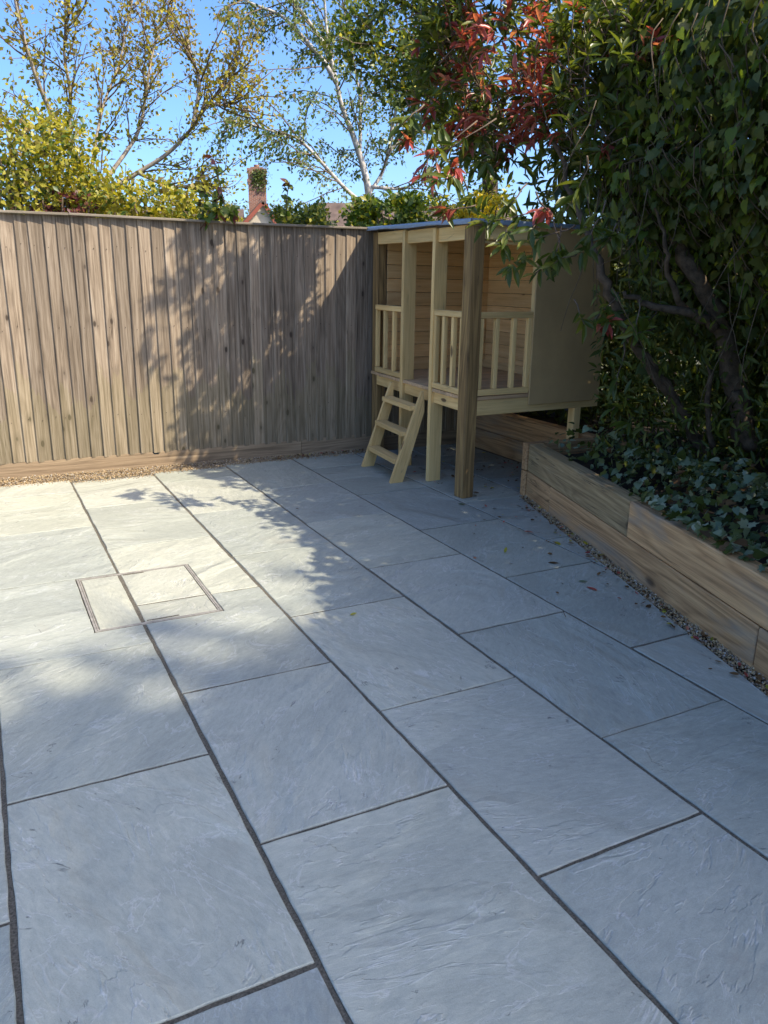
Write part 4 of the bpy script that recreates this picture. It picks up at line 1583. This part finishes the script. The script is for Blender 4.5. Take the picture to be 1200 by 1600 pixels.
# gable roof slopes, with thickness
def slope(name, a, b, c, d, th, mat, parent):
    V = [Vector(q) for q in (a, b, c, d)]
    n = (V[1] - V[0]).cross(V[3] - V[0]).normalized()
    if n.z < 0:
        n = -n
    W = V + [q + n * th for q in V]
    return hmesh(name, W, [(3, 2, 1, 0), (4, 5, 6, 7), (0, 1, 5, 4), (1, 2, 6, 5), (2, 3, 7, 6), (3, 0, 4, 7)], mat, parent)


slope('roof', hp(gx0 - .5, -.12, ze - .35), hp(gm_, -.12, zr), hp(gm_, 4.2, zr), hp(gx0 - .5, 4.2, ze - .35), .1, M['tile'], cott)
slope('roof', hp(gx1 + .3, -.12, ze - .35), hp(gm_, -.12, zr), hp(gm_, 4.2, zr), hp(gx1 + .3, 4.2, ze - .35), .1, M['tile'], cott)
slope('barge_board', hp(gx0 - .5, -.2, ze - .55), hp(gm_, -.2, zr - .17), hp(gm_, -.14, zr - .17), hp(gx0 - .5, -.14, ze - .55), .17, M['redtrim'], cott)
slope('barge_board', hp(gx1 + .3, -.2, ze - .55), hp(gm_, -.2, zr - .17), hp(gm_, -.14, zr - .17), hp(gx1 + .3, -.14, ze - .55), .17, M['redtrim'], cott)
zl = hz(326, HD + 4, 300)
slope('roof', hp(-7.2, 2.0, 4.2), hp(-.7, 2.0, 4.2), hp(-.7, 4.6, zl), hp(-7.2, 4.6, zl), .1, M['tile'], cott)
slope('roof', hp(-7.2, 7.2, 4.2), hp(-.7, 7.2, 4.2), hp(-.7, 4.6, zl), hp(-7.2, 4.6, zl), .1, M['tile'], cott)
# chimney
zc0, zc1 = 4.0, hz(256, HD + 1, 405)
k_ = HD / FPX
cb = MB()
cw = 26 * k_ * .5
for (w_, z0_, z1_) in ((cw, zc0, hz(285, HD + 1, 405)), (cw + .05, hz(285, HD + 1, 405), hz(280, HD + 1, 405)), (cw, hz(280, HD + 1, 405), hz(268, HD + 1, 405)), (cw + .05, hz(268, HD + 1, 405), hz(263, HD + 1, 405)), (cw - .12, hz(263, HD + 1, 405), hz(261, HD + 1, 405))):
    cx_ = (405 - 404) * k_
    V = []
    for z in (z0_, z1_):
        V += [hp(cx_ - w_, 1.0, z), hp(cx_ + w_, 1.0, z), hp(cx_ + w_, 1.0 + 2 * w_, z), hp(cx_ - w_, 1.0 + 2 * w_, z)]
    cb.add(V, [(3, 2, 1, 0), (4, 5, 6, 7), (0, 1, 5, 4), (1, 2, 6, 5), (2, 3, 7, 6), (3, 0, 4, 7)])
chim = local_mesh(cott, 'chimney', cb, M['brick'], False)
pt = MB()
pt.tube([hp(cx_, 1.4, hz(263, HD + 1, 405)), hp(cx_, 1.4, zc1 - .05), hp(cx_, 1.4, zc1)], [.16, .13, .15], 10)
WM[chim.name] = Matrix.Translation(o)
pm = mesh_from('chimney_pot', [Vector(v) - o for v in pt.v], pt.f, M['brick'], True)
obj('chimney_pot', pm, Matrix.Translation(o), chim)
n = 420
Pc = np.array([hp(cx_ + rng.normal(.12, .22), 1.0 - abs(rng.normal(0, .05)), hz(float(rng.triangular(262, 270, 302)), HD + 1, 405)) for _ in range(n)])
V, F = leaf_cloud(Pc, rng.normal(0, 1, (n, 3)), np.array([0, -1, .4]) + rng.normal(0, .5, (n, 3)), rng.uniform(.07, .15, n), SMALL)
obj('ivy_growth', fast_mesh('ivy_growth', V - np.array(o), F, [M['treeleaf']]), Matrix.Translation(o), chim, kind='stuff')

# low houses whose roofs show above the hedge
RD = 26.0
o2, r2, f2 = house_frame(545, RD)


def low_house(label, px0, px1, py_ridge, dist, chimney_px=None):
    global o, hr, hf
    o, hr, hf = house_frame((px0 + px1) / 2, dist)
    t = thing('bungalow', label, 'house', o, None)
    w = (px1 - px0) / 2 * dist / FPX
    zr_ = hz(py_ridge, dist + 2.5, (px0 + px1) / 2)
    zw = zr_ - 1.5
    hmesh('wall', [hp(-w, 0, 0), hp(w, 0, 0), hp(w, 0, zw), hp(-w, 0, zw), hp(-w, 5, 0), hp(w, 5, 0), hp(w, 5, zw), hp(-w, 5, zw)], [(0, 1, 2, 3), (4, 7, 6, 5), (0, 3, 7, 4), (1, 5, 6, 2)], M['brick'], t)
    slope('roof', hp(-w - .2, -.3, zw - .1), hp(w + .2, -.3, zw - .1), hp(w + .2, 2.5, zr_), hp(-w - .2, 2.5, zr_), .1, M['tile'], t)
    slope('roof', hp(-w - .2, 5.3, zw - .1), hp(w + .2, 5.3, zw - .1), hp(w + .2, 2.5, zr_), hp(-w - .2, 2.5, zr_), .1, M['tile'], t)
    if chimney_px:
        a = (chimney_px - (px0 + px1) / 2) * dist / FPX
        c_ = MB()
        V = []
        for z in (zr_ - .6, zr_ + .22):
            V += [hp(a - .14, 2.3, z), hp(a + .14, 2.3, z), hp(a + .14, 2.6, z), hp(a - .14, 2.6, z)]
        c_.add(V, [(3, 2, 1, 0), (4, 5, 6, 7), (0, 1, 5, 4), (1, 2, 6, 5), (2, 3, 7, 6), (3, 0, 4, 7)])
        local_mesh(t, 'chimney', c_, M['brick'], False)


low_house('brown tiled roof with a stub chimney behind the birch trunk', 505, 600, 322, 26, 556)
low_house('brown tiled roof behind the yellow shrub right of the birch', 618, 790, 325, 24)

# ------------------------------------------------------------------ far hill and its wood
hill_c = at(500, 400, 150)
nx, ny = 40, 16
V, F = [], []
fd = Vector((hill_c.x, hill_c.y, 0)).normalized()
rd = Vector((fd.y, -fd.x, 0))
for j in range(ny):
    for i_ in range(nx):
        a = -110 + 220 * i_ / (nx - 1)
        b = -50 + 130 * j / (ny - 1)
        h = 13.0 * math.exp(-(a / 75) ** 2) * math.exp(-((b - 15) / 38) ** 2) + .8 * math.sin(a * .13) * math.exp(-((b - 15) / 38) ** 2) - .06
        p = Vector((hill_c.x, hill_c.y, 0)) + rd * a + fd * b
        V.append((p.x, p.y, h))
for j in range(ny - 1):
    for i_ in range(nx - 1):
        F.append((j * nx + i_, j * nx + i_ + 1, (j + 1) * nx + i_ + 1, (j + 1) * nx + i_))
M['hill'] = plain('hill_meadow', (.13, .15, .05), .95, .3, .08)
obj('hill', mesh_from('hill', V, F, M['hill'], True), kind='structure')
n = 26000
ncl = 260
cc = np.array([(rng.uniform(-70, 70), rng.uniform(-25, 25)) for _ in range(ncl)])
hh = rng.uniform(1.6, 3.6, ncl)
w = rng.integers(0, ncl, n)
q = unit(n) * (rng.uniform(.5, 1, n) ** .4)[:, None]
a = cc[w, 0] + q[:, 0] * hh[w] * 1.1
b = cc[w, 1] + q[:, 1] * hh[w] * 1.1
gz = 13.0 * np.exp(-(cc[w, 0] / 75) ** 2) * np.exp(-((cc[w, 1] - 15) / 38) ** 2)
z = gz + hh[w] * .5 + q[:, 2] * hh[w] * .9
P = np.array([hill_c.x, hill_c.y, 0])[None] + a[:, None] * np.array(rd)[None] + b[:, None] * np.array(fd)[None]
P[:, 2] = z
V, F = leaf_cloud(P, unit(n), q + np.array([0, 0, .5]), rng.uniform(.35, .8, n), TINY)
obj('far_wood', fast_mesh('far_wood', V, F, [M['farleaf']]), kind='stuff', label='hazy green wooded hillside on the skyline left of the birch', category='wood')

# ------------------------------------------------------------------ large tree behind the camera whose shade falls over the patio
bt = thing('large_tree', 'large broad tree standing behind the viewer and shading the patio', 'tree', (11.6, -11.9, 0))
CB = np.array([11.62, -11.6, 16.35])
limbs = [([(11.6, -11.9, 0), (11.5, -11.9, 4), (11.5, -11.8, 9), (11.4, -11.6, 14), (11.3, -11.5, 18)], .38, .06)]
for k in range(11):
    an = k * 2.4 + rng.uniform(-.2, .2)
    z0 = rng.uniform(12.5, 16.5)
    a = np.array([11.45, -11.7, z0])
    b = a + np.array([math.cos(an), math.sin(an), .6]) * rng.uniform(1.6, 2.4)
    limbs.append(([a, a * .5 + b * .5 + np.array([0, 0, .3]), b], .10, .03))
m_first = True
for (pts_, r0, r1) in limbs:
    p = smooth_poly(pts_, 4)
    m_ = MB()
    m_.tube(p, np.linspace(r0, r1, len(p)), 8, .05)
    local_mesh(bt, 'trunk' if m_first else 'limb', m_, M['bark'])
    m_first = False
n = 15000
ncl = 150
cc = unit(ncl) * rng.uniform(.2, 1, (ncl, 1)) ** .4
w = rng.integers(0, ncl, n)
q = cc[w] + rng.normal(0, .14, (n, 3))
P = CB + q * np.array([2.6, 2.6, 2.6])
leaves(bt, P, unit(n), np.array([0, 0, .6]) + rng.normal(0, .6, (n, 3)), rng.uniform(.20, .34, n), SMALL, [M['treeleaf']], np.zeros(n, int), 0, 'crown', smooth=False)

# ------------------------------------------------------------------ fallen leaves
fl_me = {}


def fallen(px, py, matk, label, size, wide=.34):
    g = onground(px, py, .004)
    t = leaf_blade(1, wide, .06, -.10)
    me = fast_mesh('fallen_leaf', t[0] * size, t[1], M[matk], True)
    m = Matrix.Translation(g) @ Matrix.Rotation(random.uniform(0, 6.28), 4, 'Z') @ Matrix.Rotation(random.uniform(-.15, .15), 4, 'X')
    o_ = obj('fallen_leaf', me, m, None, label=label, category='leaf', group='leaves fallen on the paving')
    return o_


fallen(933, 923, 'photinia_red', 'red fallen leaf lying alone on the dark slab beside the gravel', .075)
fallen(903, 908, 'greenleaf', 'small green fallen leaf lying left of the red one', .05)
fallen(834, 832, 'photinia_red', 'dull red fallen leaf on the joint in front of the sleeper corner', .075)
fallen(866, 846, 'goldleaf', 'curled olive fallen leaf on the joint next to the gravel', .065, .5)
fallen(856, 879, 'deadleaf', 'dark curled dead leaf near the cross joint by the gravel', .06, .5)
fallen(741, 870, 'photinia_red', 'small reddish leaf resting on the long joint mid patio', .035, .5)
fallen(547, 961, 'goldleaf', 'tiny yellow green leaf on the middle of a grey slab', .035, .6)
fallen(467, 795, 'deadleaf', 'tiny dark leaf on the slab near the edge of the sunlight', .025, .6)
fallen(749, 770, 'deadleaf', 'dark dead leaf beside the foot of the thick corner post', .05, .6)
fallen(727, 788, 'greenleaf', 'green weed leaf growing at the foot of the thick post', .055, .5)
fallen(148, 717, 'deadleaf', 'pale brown leaf lying on the gravel by the fence', .05, .5)
n = 430
Pf = []
for _ in range(n):
    r_ = rng.random()
    if r_ < .33:
        x_, y_ = rng.uniform(3.05, 4.1), rng.uniform(4.6, 6.3)
    elif r_ < .75:
        y_ = rng.uniform(.8, 4.45)
        x_ = bed_x(y_) - abs(rng.normal(0, .07)) - .01
    elif r_ < .9:
        x_ = rng.uniform(2.2, 3.1)
        y_ = fence_y(x_) - .03 - abs(rng.normal(0, .06))
    else:
        y_ = rng.uniform(2.6, 4.4)
        x_ = bed_x(y_) - abs(rng.normal(0, .35))
    Pf.append((x_, y_, .005 + rng.uniform(0, .008)))
Pf = np.array(Pf)
Df = rng.normal(0, 1, (n, 3))
Df[:, 2] *= .15
V, F = leaf_cloud(Pf, Df, np.array([0, 0, 1.0]) + rng.normal(0, .3, (n, 3)), rng.uniform(.014, .042, n), leaf_blade(1, .5, .08, -.12))
mi = np.repeat(rng.choice(3, n, p=[.72, .13, .15]), len(BLADE[1]))
obj('leaf_litter', fast_mesh('leaf_litter', V, F, [M['deadleaf'], M['photinia_red'], M['goldleaf']], True, mi), kind='stuff', label='scattered dead leaves and bits swept along the bed and under the playhouse', category='leaf litter')
